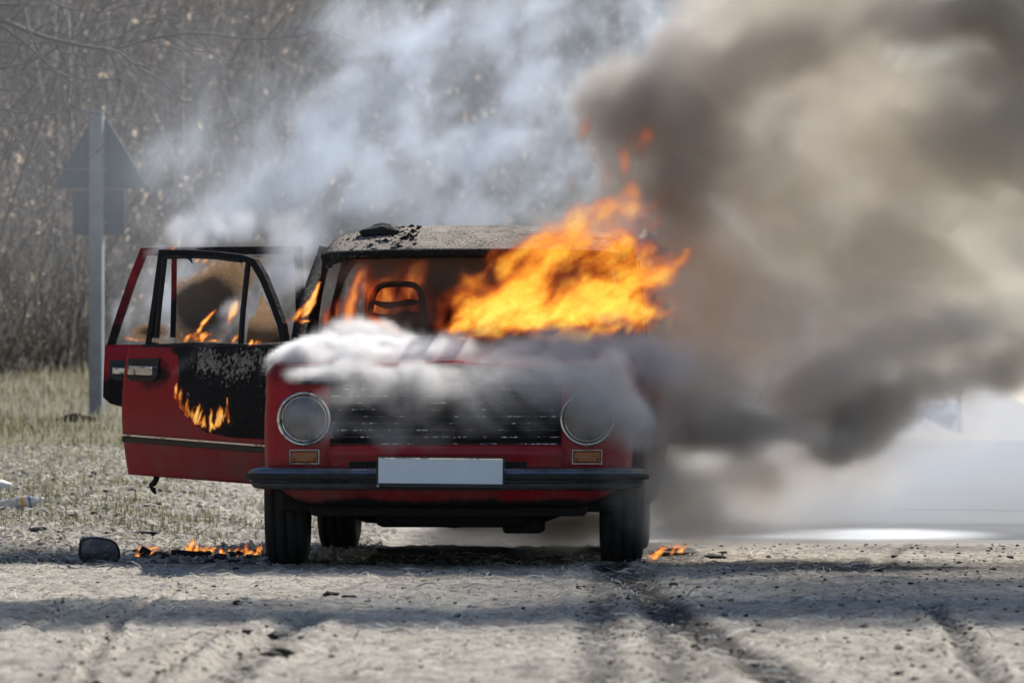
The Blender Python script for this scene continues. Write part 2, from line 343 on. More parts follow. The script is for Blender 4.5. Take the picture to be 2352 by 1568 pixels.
soot_shade = np.maximum(soot_shade, .85 * sstep(-.75, -.25, GX + .3 * (n2(GX, GY, 1., 3, 41) - .5)) * (1 - sstep(.5, 1.0, GX)) * sstep(.2, .8, GY) * (1 - sstep(9, 13, GY)))  # shadow of the smoke painted dark on the ground behind the car
burnline = np.exp(-(seg_dist(GX, GY, [(-2.6, .08), (-1.9, .12), (-1.4, .15), (-1.0, .1)]) / .09) ** 2); soot_shade = np.maximum(soot_shade, burnline)
soot_shade = np.maximum(soot_shade, .72 * sstep(.3, 1.2, GX) * np.exp(-((GY + .9) / 2.0) ** 2))                                      # grit spread on the right
soot_shade = np.maximum(soot_shade, .5 * np.exp(-((GX - 1.9) / .9) ** 2 - ((GY - 2.6) / 1.0) ** 2))
gr_ = (1 - sstep(-2.3, -1.2, GX + .25 * (n2(GX, GY, .6, 3, 9) - .5))) * sstep(2.2, 5.0, GY + 2.5 * (n2(GX, GY, .5, 3, 5) - .5)) * .8
wd_ = sstep(.0, 2.0, (GX + 7) * -.989 + (GY - 24) * .147)
for nm, a in (('soot', soot_shade), ('grass', gr_), ('wood', wd_)):  # 'soot' also holds the smoke shadow painted behind the car
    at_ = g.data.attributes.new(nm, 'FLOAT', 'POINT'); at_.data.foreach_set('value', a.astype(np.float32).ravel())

# road: asphalt sheet running away to the right, dirt over its near edge, sunlit patch painted white
ru = np.linspace(0, 1, 60); rv = np.concatenate([np.linspace(0, .02, 130), np.geomspace(.021, 1, 60)])
RU, RV = np.meshgrid(ru, rv, indexing='ij')
near = 3.75 + .7 * (n2(RU * 30, RU * 0, .9, 4, 7) - .5) - .5 * RU
YY = near + RV * 900; XL = .55 + (YY - 3.6) * .0665; XX = XL + RU * (13 + YY * .02)
o = obj_np('road', np.stack([XX, YY, np.where(RV <= 0, -.03, .010)], -1).reshape(-1, 3), np.stack([(q := np.arange(XX.size).reshape(XX.shape))[:-1, :-1], q[1:, :-1], q[1:, 1:], q[:-1, 1:]], -1).reshape(-1, 4), 'asphalt', smooth=True); tag(o, kind='structure')
lit_ = np.exp(-(((XX - 1.85 - .04 * (YY - 5)) / .55) ** 2) - ((YY - 5.2) / 1.5) ** 2) + .35 * np.exp(-(((XX - 1.2) / .8) ** 2) - ((YY - 4.6) / .6) ** 2)
se_ = np.exp(-((YY - 12.4 + .5 * (XX - 2)) / .22) ** 2) * sstep(2.0, 2.6, XX) + .7 * np.exp(-((YY - 7.6 + .3 * (XX - 2)) / .16) ** 2) * sstep(1.4, 2.0, XX); sm_ = .8 * (1 - sstep(.1, .6, YY - near))
for nm, a in (('sunlit_patch', lit_), ('dirt', sm_), ('seam', se_)):
    at_ = o.data.attributes.new(nm, 'FLOAT', 'POINT'); at_.data.foreach_set('value', a.astype(np.float32).ravel())

# ------------------------------------------------------------------ the burning car
CAR = empty('burning_car', (-.232, 0, 0), R(-2.6))
tag(CAR, 'old red four-door car on fire, with charred roof and two opened doors', 'car')
CM = Matrix.Translation((-.232, 0, 0)) @ Matrix.Rotation(R(-2.6), 4, 'Z'); CI = CM.inverted()
def L(u, v, Y): return CI @ Vector(at(u, v, Y))
def body_burn(P):
    x, y, z = P[:, 0], P[:, 1], P[:, 2]
    n = n2(x * 1. + y, z + y * .3, 4., 4, 4) - .5; n_ = n2(x * 2 + y, z, 3., 4, 14) - .5
    s = sstep(-.45, .1, y - .3 * (z - .9) + n * .3) * sstep(.66, .82, z + n * .15)      # hood and cowl burn from the windscreen forward
    s = np.maximum(s, sstep(.2, .6, y + n * .4) * .8)
    s = np.maximum(s, .9 * sstep(.70, .76, z) * (1 - sstep(-.60, -.55, y)) * (1 - sstep(.5, .62, np.abs(x))))
    s = np.maximum(s, (.26 + .9 * n_) * sstep(.60, .72, z)); s = np.maximum(s, .30 + .8 * n_ - .25 * sstep(.40, .6, z))
    return {'soot': s, 'ash': 0 * s}
def fender(sgn):
    path = [(.455, -.612, 0, -1), (.52, -.614, 0, -1), (.60, -.614, 0, -1), (.655, -.608, .25, -.97), (.69, -.59, .71, -.71), (.708, -.555, .97, -.25), (.714, -.50, 1, 0)]
    path += [(.714 + .055 * sstep(-.5, .5, yy), yy, 1, 0) for yy in np.linspace(-.44, .55, 22)]
    G = []
    for x, y, nx, ny in path:
        dz = .105 * (y + .61) / 1.16
        zb = .34 if y < -.5 else .27
        if abs(y) < .335: zb = .30 + math.sqrt(.335 ** 2 - y * y)
        elif y < -.335: zb = max(.27, .34 - .2 * (y + .6))
        rows = [(.0, zb + (.70 - zb) * k / 5) for k in range(6)]
        rows = [(.012 * (1 - math.sin(math.pi * min(1, max(0, (z - .3) / .45)))) - .0, z) for _, z in rows]
        rows += [(.006, .735 + dz * .9), (.016, .765 + dz), (.034, .788 + dz), (.06, .80 + dz), (.10, .806 + dz), (.15, .808 + dz)]
        G.append([(sgn * (x - nx * o), y - ny * o, z) for o, z in rows])
    V, F = grid_vf(G, flip=sgn < 0)
    return obj('front_fender', V, F, 'paint', CAR, True, solid=.012, burn=body_burn)
fender(-1); fender(1)
# hood with a slight crown, a centre ridge and rolled front lip
G = []
for y in np.linspace(-.60, .56, 26):
    t_ = (y + .6) / 1.16; row = []
    for x in np.linspace(-.60, .60, 31):
        hw = .585 + .055 * t_; z = .788 + .112 * t_ + .018 * (1 - (x / .6) ** 2) - .05 * max(0, 1 - (y + .6) / .05) ** 2 + (.008 if abs(x) < .06 else 0)
        row.append((x / .6 * hw, y, z))
    G.append(row)
V, F = grid_vf(G); obj('hood', V, F, 'paint', CAR, True, solid=.01, burn=body_burn)
# panel above the grille, soot-blued
G = [[(x, -.606 + yo, z) for x in np.linspace(-.585, .585, 25)] for yo, z in ((.0, .728), (-.008, .735), (-.010, .755), (-.002, .765))]
V, F = grid_vf(G, True); obj('hood_lip', V, F, 'bumper_metal', CAR, True, solid=.012)
# red panel under the grille
G = [[(x, -.600 - yo - .012 * (1 - (x / .5) ** 2), z) for x in np.linspace(-.47, .47, 25)] for yo, z in ((-.03, .484), (.004, .478), (.012, .468), (.014, .45), (.010, .442), (.008, .41), (.008, .34))]
V, F = grid_vf(G); obj('front_panel', V, F, 'paint', CAR, True, solid=.01, burn=lambda P: {'soot': .35 * sstep(.455, .48, P[:, 2]) + 0 * P[:, 0], 'ash': 0 * P[:, 0]})
box('air_slot', (-.03, -.6265, .411), (.70, .012, .024), 'soot', CAR, bevel=.002)
# grille
GR = box('grille', (0, -.563, .605), (.93, .02, .26), 'soot', CAR)
sv, sf = box_vf((0, 0, 0), (.91, .022, .005)); smesh = None
for k in range(9):
    so2 = obj('slat', sv, sf, 'burnt_slat', GR, bevel=.0015) if smesh is None else link(bpy.data.objects.new('slat', smesh.data), GR)
    if smesh is None: smesh = so2
    so2.location = (0, -.598, .492 + k * .0268)
    if so2 is not smesh: md = so2.modifiers.new('bevel', 'BEVEL'); md.width = .0015
for s in (-1, 1): box('grille_end', (s * .46, -.59, .605), (.014, .05, .26), 'soot', GR)
# headlights: chrome ring, inner ring, sooted glass
for s in (-1, 1):
    c = (s * .556, -.615, .590)
    H = obj('headlight', *lathe_vf([(-.020, .087), (-.024, .07), (-.029, .045), (-.032, .02), (-.033, .001)], 48, 'y', c), 'lamp_glass', CAR, True)
    H.data.transform(Matrix.Translation((0, -.004, 0)))
    ringp = [(.02, .090), (-.03, .092), (-.040, .096), (-.044, .101), (-.040, .106), (-.026, .109), (.02, .109)]
    obj('chrome_ring', *lathe_vf(ringp, 56, 'y', c), 'chrome', H, True)
    obj('inner_ring', *lathe_vf([(-.02, .083), (-.031, .0845), (-.033, .087), (-.031, .0895), (-.02, .091)], 56, 'y', c), 'chrome', H, True)
    obj('lamp_bowl', *lathe_vf([(-.02, .105), (.02, .112), (.03, .0)], 48, 'y', c), 'plastic', H, True)
    I = box('indicator', (s * .556, -.625, .441), (.104, .016, .042), 'amber', CAR, bevel=.004)
    fr = [(s * .556 + a * .057, -.632, .441 + b * .0265) for a, b in ((-1, -1), (1, -1), (1, 1), (-1, 1))]
    obj('chrome_frame', *bar_vf(fr, (0, -1, 0), .0045, .02, True), 'bumper_metal', I)
    for q in (-1, 1): box('screw', (s * .556 + q * .040, -.634, .431), (.008, .004, .008), 'plastic', I, bevel=.002)
    box('side_repeater', (s * .722, -.40, .70), (.014, .05, .03), 'amber', CAR, bevel=.006)
# bumper
bp = [(-.735, -.36), (-.768, -.47), (-.772, -.56), (-.757, -.645), (-.715, -.695), (-.64, -.712)] + [(x, -.715 - .022 * (1 - (x / .64) ** 2)) for x in np.linspace(-.55, .55, 13)] + [(.64, -.712), (.715, -.695), (.757, -.645), (.772, -.56), (.768, -.47), (.735, -.36)]
def bumper_vf(prof):
    G = []
    for k, (x, y) in enumerate(bp):
        a, b = bp[max(0, k - 1)], bp[min(len(bp) - 1, k + 1)]; d = Vector((b[0] - a[0], b[1] - a[1])).normalized(); n = Vector((d.y, -d.x))
        e = 1 - .28 * (1 - min(1, max(0, (k if k < 12 else 24 - k) / 4)))
        G.append([(x + n.x * o, y + n.y * o, .362 + (z - .362) * e) for o, z in prof])
    return grid_vf(G)
B = obj('bumper', *bumper_vf([(-.055, .398), (-.012, .400), (.004, .396), (.014, .384), (.016, .368), (.013, .352), (.002, .340), (-.02, .333), (-.05, .331)]), 'bumper_metal', CAR, True, solid=.004)
obj('rubber_strip', *bumper_vf([(.012, .378), (.024, .375), (.027, .364), (.024, .353), (.012, .350)]), 'rubber', B, True)
obj('lower_lip', *bumper_vf([(-.004, .343), (.004, .334), (-.006, .316), (-.03, .312)]), 'dirty_metal', B, True, solid=.004)
rt = Matrix.Rotation(R(.55), 3, 'Y')
P_ = box('number_plate', (-.012, -.770, .387), (.485, .006, .098), 'plate_white', CAR, bevel=.0, rot=rt)
fr = [Vector((-.012, -.772, .382)) + rt @ Vector((a * .247, 0, b * .0575)) for a, b in ((-1, -1), (1, -1), (1, 1), (-1, 1))]
obj('plate_frame', *bar_vf(fr, (0, -1, 0), .007, .012, True), 'plastic', P_)
obj('bright_edge', *bar_vf([Vector((-.012, -.775, .3885)) + rt @ Vector((a * .2405, 0, .047)) for a in (-1, 1)], (0, -1, 0), .004, .004), 'chrome', P_)
box('frame_base', Vector((-.012, -.768, .387)) + rt @ Vector((0, 0, -.0575)), (.495, .014, .018), 'plastic', P_, rot=rt)
box('bolt', Vector((-.012, -.774, .387)) + rt @ Vector((-.244, 0, -.060)), (.01, .01, .01), 'chrome', P_, bevel=.003)
# valance
G = []
for x in np.linspace(-.70, .70, 41):
    e = sstep(.50, .70, abs(x)); up = .075 * e ** 1.5
    G.append([(x, -.60 + .10 * e + o, z + (up if z < .3 else 0)) for o, z in ((.0, .36), (-.006, .33), (0., .29), (.02, .262), (.06, .25))])
V, F = grid_vf(G, True); obj('valance', V, F, 'paint', CAR, True, solid=.008, burn=lambda P: {'soot': .25 + .55 * sstep(.30, .25, P[:, 2]) + 0 * P[:, 0], 'ash': 0 * P[:, 0]})
# wheels
tw = .082
def tyre_mod(k, q, r):
    if 4 <= q <= 13 and k % 3 == (q // 2) % 3: return r - .007
    return r
prof = [(-.06, .170), (-.075, .19), (-.086, .225), (-.086, .255), (-.079, .278), (-.068, .290), (-.050, .296), (-.046, .289), (-.040, .289), (-.036, .298), (.036, .298), (.040, .289), (.046, .289), (.050, .296), (.068, .290), (.079, .278), (.086, .255), (.086, .225), (.075, .19), (.06, .170)]
prof = prof[:10] + [(-.004, .300), (-.003, .291), (.003, .291), (.004, .300)] + prof[10:]
tV, tF = lathe_vf(prof, 108, 'x', rad_mod=lambda k, q, r: r - .006 if (5 <= q <= 18 and r > .285 and (k + (2 if q > 11 else 0)) % 4 == 0) else r)
rV, rF = lathe_vf([(-.06, .172), (-.055, .16), (-.02, .15), (-.015, .10), (-.03, .06), (-.035, .001)], 40, 'x')
tm = rm = None
for (x, y, st) in ((-.674, 0, 2.5), (.674, 0, 2.5), (-.652, 2.424, 0), (.652, 2.424, 0)):
    W = empty('wheel', (x, y, .298), R(st), CAR)
    if tm is None:
        a = obj('tyre', tV, tF, 'rubber', W, True); b = obj('rim', rV, rF, 'dirty_metal', W, True); tm, rm = a.data, b.data
    else: link(bpy.data.objects.new('tyre', tm), W); b = link(bpy.data.objects.new('rim', rm), W)
    if x > 0: b.rotation_euler = (0, 0, math.pi)
# underside
box('floor_pan', (0, 1.45, .27), (1.36, 3.6, .10), 'soot', CAR, bevel=.02)
obj('front_axle', *tube_vf([(-.6, .0, .29), (-.35, -.02, .215), (0, -.03, .205), (.35, -.02, .215), (.6, 0, .29)], [.03, .045, .055, .045, .03], 8), 'soot', CAR, True)
box('engine_sump', (.0, .10, .215), (.62, .55, .12), 'soot', CAR, bevel=.03)
box('exhaust_bracket', (.28, .02, .165), (.16, .30, .07), 'soot', CAR, bevel=.015)
box('cross_member', (0, -.42, .255), (1.1, .10, .10), 'soot', CAR, bevel=.02)
box('rear_axle', (0, 2.424, .298), (1.2, .09, .09), 'soot', CAR, bevel=.03)
box('engine_bay', (0, .02, .53), (1.10, 1.05, .40), 'soot', CAR, bevel=.02)
for s in (-1, 1):
    box('wheel_housing', (s * .60, .0, .52), (.10, 1.0, .42), 'soot', CAR, bevel=.01)
    box('sill', (s * .745, 1.45, .285), (.08, 1.85, .10), 'paint', CAR, bevel=.015, burn=lambda P: {'soot': .6 + 0 * P[:, 0], 'ash': 0 * P[:, 0]})
# cowl, dash, bulkhead
def black(P): return {'soot': 1.2 + 0 * P[:, 0], 'ash': 0 * P[:, 0]}
def ashy(P):
    n = n2(P[:, 0] + P[:, 1], P[:, 2], 6., 3, 8); return {'soot': 1.2 + 0 * n, 'ash': .30 + .4 * (n - .5)}
box('cowl', (0, .57, .865), (1.44, .16, .09), 'paint', CAR, bevel=.02, burn=black)
box('dashboard', (0, .74, .82), (1.36, .26, .16), 'soot', CAR, bevel=.04)
box('bulkhead', (0, .60, .56), (1.40, .04, .55), 'soot', CAR)
# greenhouse
def pill(name, P, r, burn=ashy): return obj(name, *tube_vf(catmull(P, 5), r, 8), 'paint', CAR, True, burn=burn)
for s in (-1, 1):
    pill('a_pillar', [(s * .690, .56, .88), (s * .676, .70, 1.02), (s * .655, .94, 1.16), (s * .634, 1.14, 1.270)], [.030] * 5 + [.027] * 5 + [.026] * 6)
    box('b_pillar', (s * .715, 1.50, .62), (.06, .10, .62), 'paint', CAR, bevel=.01, burn=black)
    pill('b_pillar_top', [(s * .715, 1.50, .90), (s * .690, 1.50, 1.12), (s * .640, 1.50, 1.33)], .032, black)
    G = [[(s * (.745 - .10 * t_), y0 + (y1 - y0) * q, .88 + .45 * t_) for q in (0, .33, .66, 1)] for t_, y0, y1 in ((0, 2.42, 3.10), (.33, 2.46, 2.98), (.66, 2.50, 2.86), (1, 2.54, 2.74))]
    V, F = grid_vf(G, s < 0); obj('c_pillar', V, F, 'paint', CAR, True, solid=.02, burn=ashy)
    # rear wing with wheel arch
    G = []
    for y in np.linspace(2.33, 3.40, 24):
        dz = abs(y - 2.424); zb = .30 + math.sqrt(.33 ** 2 - dz * dz) if dz < .33 else .30
        G.append([(s * (.79 - .03 * sstep(3.0, 3.4, y) - (.012 if z < .4 else 0) - .02 * sstep(.7, .88, z)), y, z) for z in [zb + (.86 - zb) * k / 6 for k in range(7)]] + [(s * .70, y, .885)])
    V, F = grid_vf(G, s < 0); obj('rear_wing', V, F, 'paint', CAR, True, solid=.012, burn=lambda P: {'soot': .55 + .4 * sstep(.6, .85, P[:, 2]) + 0 * P[:, 0], 'ash': 0 * P[:, 0]})
    obj('rear_light', *box_vf((s * .66, 3.405, .66), (.16, .03, .12)), 'amber', CAR)
obj('windscreen_rail', *tube_vf(catmull([(-.630, 1.14, 1.255), (-.60, 1.125, 1.278), (-.3, 1.10, 1.290), (.3, 1.10, 1.290), (.60, 1.125, 1.278), (.630, 1.14, 1.255)], 6), .020, 8), 'paint', CAR, True, burn=ashy)
obj('windscreen_sill', *tube_vf([(-.68, .57, .905), (-.3, .52, .915), (.3, .52, .915), (.68, .57, .905)], .016, 8), 'paint', CAR, True, burn=black)
def roof_burn(P):
    n = n2(P[:, 0] * 2, P[:, 1] * 2, 2.4, 4, 6) - .5
    return {'soot': 1.2 + 0 * n, 'ash': 1.02 + .5 * n - .7 * sstep(.50, .66, np.abs(P[:, 0])) - .35 * (1 - sstep(1.13, 1.22, P[:, 1]))}
G = []
for y in np.linspace(1.12, 2.78, 40):
    tt = (y - 1.12) / 1.66; crown = 1.300 + .132 * (1 - max(0, 1 - tt / .42) ** 2.2) - .07 * max(0, (tt - .6) / .4) ** 2
    row = []
    for a in np.linspace(-1, 1, 45):
        hw = .655; x = hw * math.copysign(1 - (1 - abs(a)) ** 1.25, a); e = abs(a)
        z = crown - .075 * e ** 3.2 - .045 * e ** 14 + .012 * (float(n2(a * 3, y * 2, 2.2, 3, 12)) - .5)
        row.append((x, y + .02 * e ** 4 * (1 if tt < .1 else 0), z))
    G.append(row)
V, F = grid_vf(G); RF = obj('roof', V, F, 'paint', CAR, True, solid=.014, burn=roof_burn)
rnd = random.Random(5)
# charred flakes standing up along the roof edge
V, F = [], []
for k in range(420):
    a = rnd.random() ** 1.8; y = 1.10 + rnd.random() * .5; x = -.655 + a * .42; e = abs(x) / .655
    z = 1.300 + .132 * (1 - max(0, 1 - (y - 1.12) / .7) ** 2.2) - .075 * e ** 3.2 - .045 * e ** 14
    s = rnd.uniform(.006, .022); p = Vector((x, y, z)); n = len(V)
    d1 = Vector((rnd.uniform(-1, 1), rnd.uniform(-1, 1), rnd.uniform(-.2, .5))).normalized() * s; d2 = Vector((rnd.uniform(-1, 1), rnd.uniform(-1, 1), rnd.uniform(.2, 1.2))).normalized() * s * .9; d3 = d1.cross(d2).normalized() * .003
    V += [p - d1, p + d1, p + d2 * 1.1, p - d1 * .3 + d2 * .9]; V += [q + d3 for q in V[-4:]]
    F += [tuple(n + i for i in q) for q in ((0, 1, 2, 3), (7, 6, 5, 4), (0, 4, 5, 1), (1, 5, 6, 2), (2, 6, 7, 3), (3, 7, 4, 0))]
tag(obj('charred_flakes', V, F, 'soot', RF), kind='stuff')
bm = bmesh.new(); bmesh.ops.create_icosphere(bm, subdivisions=3, radius=1.)
for q in bm.verts:
    f = 1 + .5 * (float(vnoise(np.array([[q.co.x * 2.3 + 5, q.co.y * 2.3, q.co.z * 2.3 + 9]], np.float32))[0]) - .5); q.co = Vector((-.405 + q.co.x * f * .085 + .02 * q.co.z, 1.43 + q.co.y * f * .06, 1.392 + (q.co.z * f * .5 + .5 * q.co.z ** 3) * .042))
me = bpy.data.meshes.new('charred_lump'); bm.to_mesh(me); bm.free(); me.materials.append(M['soot']); link(bpy.data.objects.new('charred_lump', me), RF)
# rear screen, boot, rear panel, bench
V, F = grid_vf([[(x, 3.08, .90) for x in (-.6, 0, .6)], [(x, 2.76, 1.33) for x in (-.55, 0, .55)]]); obj('rear_screen', V, F, 'soot', CAR, solid=.006)
V, F = grid_vf([[(x, y, .885 + .02 * (1 - (x / .72) ** 2)) for x in np.linspace(-.71, .71, 9)] for y in (3.06, 3.2, 3.40)]); obj('boot_lid', V, F, 'paint', CAR, True, solid=.01, burn=black)
box('rear_panel', (0, 3.41, .60), (1.46, .03, .56), 'paint', CAR, bevel=.02, burn=black)
box('rear_bench', (0, 2.55, .66), (1.25, .18, .55), 'soot', CAR, bevel=.05); box('bench_seat', (0, 2.2, .44), (1.25, .6, .18), 'soot', CAR, bevel=.05)
box('headlining', (0, 2.0, 1.30), (1.15, 1.35, .02), 'soot', CAR, bevel=.005)
# burnt-out seat frames (bare tube and springs)
def seat(x):
    S = empty('seat_frame', (x, 1.62, .30), 0, CAR)
    obj('back_hoop', *tube_vf(catmull([(-.150, -.02, .12), (-.135, .06, .50), (-.120, .10, .76), (-.085, .115, .86), (0, .12, .875), (.085, .115, .86), (.115, .10, .76), (.140, .06, .50), (.160, -.02, .12)], 5), .014, 8), 'soot', S, True)
    for zz, ww, yy in ((.80, .112, .105), (.745, .118, .10), (.655, .126, .085), (.59, .13, .07), (.52, .135, .06)):
        obj('cross_bar', *tube_vf(catmull([(-ww, yy, zz), (-ww * .4, yy - .01, zz - .018), (ww * .4, yy - .01, zz - .006), (ww, yy, zz - .004)], 4), [.010, .011, .013, .016, .019, .017, .014, .015, .018, .015, .012, .011, .010], 6), 'soot', S, True)
    obj('seat_base', *tube_vf([(-.2, 0, .1), (-.2, -.48, .12), (.2, -.48, .12), (.2, 0, .1), (-.2, 0, .1)], .016, 6), 'soot', S, True)
seat(-.345); seat(.345)
SW = empty('steering_wheel', (.345, 1.02, .86), 0, CAR)
obj('wheel_rim', *tube_vf([(.19 * math.cos(a), .07 * math.sin(a), .18 * math.sin(a)) for a in np.linspace(0, 2 * math.pi, 33)], .011, 8, False), 'soot', SW, True)
obj('column', *tube_vf([(0, 0, 0), (0, -.3, -.1)], .025, 8), 'soot', SW, True); box('spokes', (0, 0, 0), (.36, .02, .025), 'soot', SW)
# closed doors on the far side
for y0, y1 in ((.56, 1.48), (1.52, 2.34)):
    G = [[(.765 + .028 * math.sin(math.pi * (z - .28) / .62), y, z) for y in np.linspace(y0, y1, 10)] for z in np.linspace(.32, .88, 9)]
    V, F = grid_vf(G, True); D = obj('closed_door', V, F, 'paint', CAR, True, solid=.03, burn=lambda P: {'soot': sstep(.55, .85, P[:, 2]), 'ash': 0 * P[:, 0]})
    yy0 = y0 + (.02 if y0 > 1 else .05)
    obj('window_frame', *bar_vf([(.745, yy0, .88), (.70, yy0 + (.02 if y0 > 1 else .50), 1.30), (.70, y1 - .03 - (.0 if y0 < 1 else .1), 1.31), (.745, y1 - .01, .88)], (1, 0, 0), .035, .03), 'soot', D)
    box('handle', (.80, y1 - .12, .79), (.02, .12, .025), 'chrome', D, bevel=.005)
    obj('trim_strip', *bar_vf([(.797, y0 + .01, .56), (.797, y1 - .01, .56)], (1, 0, 0), .022, .012), 'plastic', D)

# ---- the two opened doors, each drawn on its own hinged plane
class Plane:
    def __init__(s, hinge, ang):
        s.h = Vector((hinge[0], hinge[1], 0)); s.d = Vector((-math.sin(ang), math.cos(ang), 0)); s.n = Vector((-math.cos(ang), -math.sin(ang), 0))   # n: outer face, towards the camera
    def sz(s, u, v):                       # photo measurement -> distance from hinge and height
        o = Vector((0, -CAMD, CAMZ)); r = Vector(((u - CX) / FPX, 1, -(v - HY) / FPX)); k = (s.h - o).dot(s.n) / r.dot(s.n); p = o + r * k; return ((p - s.h).dot(s.d), p.z)
    def p(s, a, z, n=0.): q = s.h + s.d * a + s.n * n; return CI @ Vector((q.x, q.y, z))
    def nl(s): return CI.to_3x3() @ s.n
    def inv(s, P):
        W = np.array(P) @ np.array(CM.to_3x3()).T + np.array(CM.translation); D = W - np.array(s.h); return D @ np.array(s.d), W[:, 2], D @ np.array(s.n)
hw_ = CM @ Vector((-.745, .56, 0)); D1 = Plane((hw_.x, hw_.y), R(45.5))
smax, _ = D1.sz(300, 1000); _, zb0 = D1.sz(310, 1088); _, zb1 = D1.sz(598, 1111); sb1, _ = D1.sz(598, 1111); _, zt0 = D1.sz(330, 797); st1, zt1 = D1.sz(640, 800)
def bulge(z): return .050 * math.sin(math.pi * min(1, max(0, (z - .30) / .66))) - .012
def d1burn(P):
    s, z, n = D1.inv(P)
    def q(u, v): return D1.sz(u, v)
    pts = [(418, 780), (424, 830), (428, 905), (462, 960), (500, 992), (560, 1003), (640, 1010)]
    bz = np.array([q(*p)[1] for p in pts]); bs = np.array([q(*p)[0] for p in pts])
    sb = np.interp(z, bz[::-1], bs[::-1]); zb = np.interp(s, bs[::-1], bz[::-1])
    e = np.minimum(sb - s, z - zb); soot = sstep(-.055, .035, e) * 1.1
    hs, hz = q(372, 862); soot = np.maximum(soot, sstep(-.14, .03, e + .06 * (n2(s, z, 7., 4, 13) - .5)) * .50); soot = np.maximum(soot, .62 * np.exp(-((s - hs) / .13) ** 2 - ((z - hz) / .09) ** 2))
    soot = np.maximum(soot, .8 * sstep(.02, -.02, np.abs(z - zt0 + .02) - .02) * sstep(.78, .6, s))
    nn = n2(s, z, 9., 4, 3); az = q(500, 830)[1]
    ashv = (.50 + .9 * (nn - .5)) * sstep(.01, .05, e) * (.55 + .45 * np.exp(-((z - az) / .06) ** 2))
    return {'soot': soot, 'ash': ashv}
G = []
for i in range(49):
    a = -.01 + (smax + .01) * i / 48; row = []
    f = a / smax; zb = zb1 + (zb0 - zb1) * (a - sb1) / (smax - sb1); zt = zt1 + (zt0 - zt1) * (a - st1) / (smax - st1)
    for j in range(41):
        z = zb + (zt - zb) * j / 40
        row.append(D1.p(a, z, bulge(z)))
    G.append(row)
V, F = grid_vf(G, True); DR = obj('opened_front_door', V, F, 'paint', CAR, True, solid=.012, burn=d1burn)
DR['label'] = 'opened front door, its red skin burnt black towards the hinge with flames on it'
Gi = [[D1.p(a, z, -.05) for z in (zb0 + .03, .6, zt1 - .01)] for a in (.02, smax / 2, smax - .03)]
V, F = grid_vf(Gi); obj('inner_panel', V, F, 'soot', DR, solid=.02)
def dz(u, v, n=0., D=D1): s, z = D.sz(u, v); return D.p(s, z, n)
def bars(name, D, px, wid, dep, m, par, n=.0, burn=None):
    return obj(name, *bar_vf([dz(u, v, n, D) for u, v in px], D.nl(), wid, dep), m, par, burn=burn, bevel=.003)
def frame_burn(P):
    s, z, n = D1.inv(P); return {'soot': sstep(smax - .055, smax - .085, s - .035 * (1.3 - z) / .4) * 1.2, 'ash': .0 + .0 * s}
bars('window_frame', D1, [(337, 800), (352, 700), (368, 581), (440, 581), (500, 585), (556, 592), (580, 603), (600, 637), (622, 690), (642, 745), (652, 800)], [.030] * 3 + [.026] * 3 + [.034] * 5, .03, 'paint', DR, .0, burn=frame_burn)
obj('window_seal', *bar_vf([dz(u, v, .004) for u, v in [(356, 790), (364, 700), (376, 592), (440, 590), (500, 593), (552, 600)]], D1.nl(), .012, .02), 'soot', DR)
bars('belt_rail', D1, [(330, 797), (450, 792), (560, 796), (650, 800)], .022, .05, 'soot', DR, .012)
bars('vent_divider', D1, [(566, 604), (561, 650), (554, 715), (549, 790)], .018, .02, 'soot', DR)
# crazed piece of the vent glass
px = [(562, 788), (566, 742), (574, 722), (582, 730), (590, 690), (597, 670), (612, 700), (626, 735), (640, 785)]
V = [dz(u, v, -.01) for u, v in px]; obj('broken_vent_glass', V, [tuple(range(len(V)))], 'sooty_glass', DR, burn=lambda P: {'soot': .42 + 0 * P[:, 0] + .5 * sstep(1.02, .92, P[:, 2])})
V = [dz(u, v, .016) for u, v in ((358, 776), (400, 781), (400, 789), (356, 786))]; obj('bright_seal', V, [(0, 1, 2, 3)], 'chrome', DR, solid=.004)
# dripping seal at the top of the opening
obj('melted_seal', *tube_vf([dz(385, 588, .01), dz(430, 590, .01), dz(441, 594, .012), dz(447, 605, .012)], [.004, .008, .007, .002], 6), 'soot', DR, True)
def handle(D, u0, u1, v0, v1, par):
    uc, vc = (u0 + u1) / 2, (v0 + v1) / 2; s, z = D.sz(uc, vc); b = bulge(z)
    s0, z0 = D.sz(u0 - 7, v0 - 14); s1, z1 = D.sz(u1 + 6, v1 + 14)
    V = [D.p(a, q, bulge(q) + .013) for a, q in ((s0, z0), (s1, z0), (s1, z1 + .02), (s1 + .02, z1), (s0 - .03, z1), (s0, z1 + .02))]
    H = obj('handle_recess', V, [tuple(range(6))], 'plastic', par, solid=.006)
    a0, q0 = D.sz(u0, v0); a1, q1 = D.sz(u1, v1)
    P = [D.p(a0, (q0 + q1) / 2, b + .010), D.p(a0 - .01, (q0 + q1) / 2, b + .034), D.p(a1 + .01, (q0 + q1) / 2 - .004, b + .034), D.p(a1, (q0 + q1) / 2 - .004, b + .010)]
    obj('door_handle', *bar_vf(P, (0, 0, 1), .014, (q0 - q1) * .9), 'chrome', par, bevel=.004).location = (0, 0, (q0 - q1) * .45)
    obj('lever', *bar_vf([D.p(a0 - .018, q1 + .008, b + .040), D.p(a1 + .018, q1 + .004, b + .040)], D.nl(), .010, .008), 'chrome', par, bevel=.002)
handle(D1, 316, 374, 838, 861, DR)
def strip(v0, v1, n): return [D1.p(a, z0, bulge(z0) + n) for a, z0 in [((lambda f: (smax * (1 - f) + .0, D1.sz(300, v0)[1] * (1 - f) + D1.sz(605, v1)[1] * f))(k / 10)) for k in range(11)]]
obj('trim_strip', *bar_vf(strip(1008, 1035, .021), D1.nl(), .024, .012), 'plastic', DR, bevel=.002)
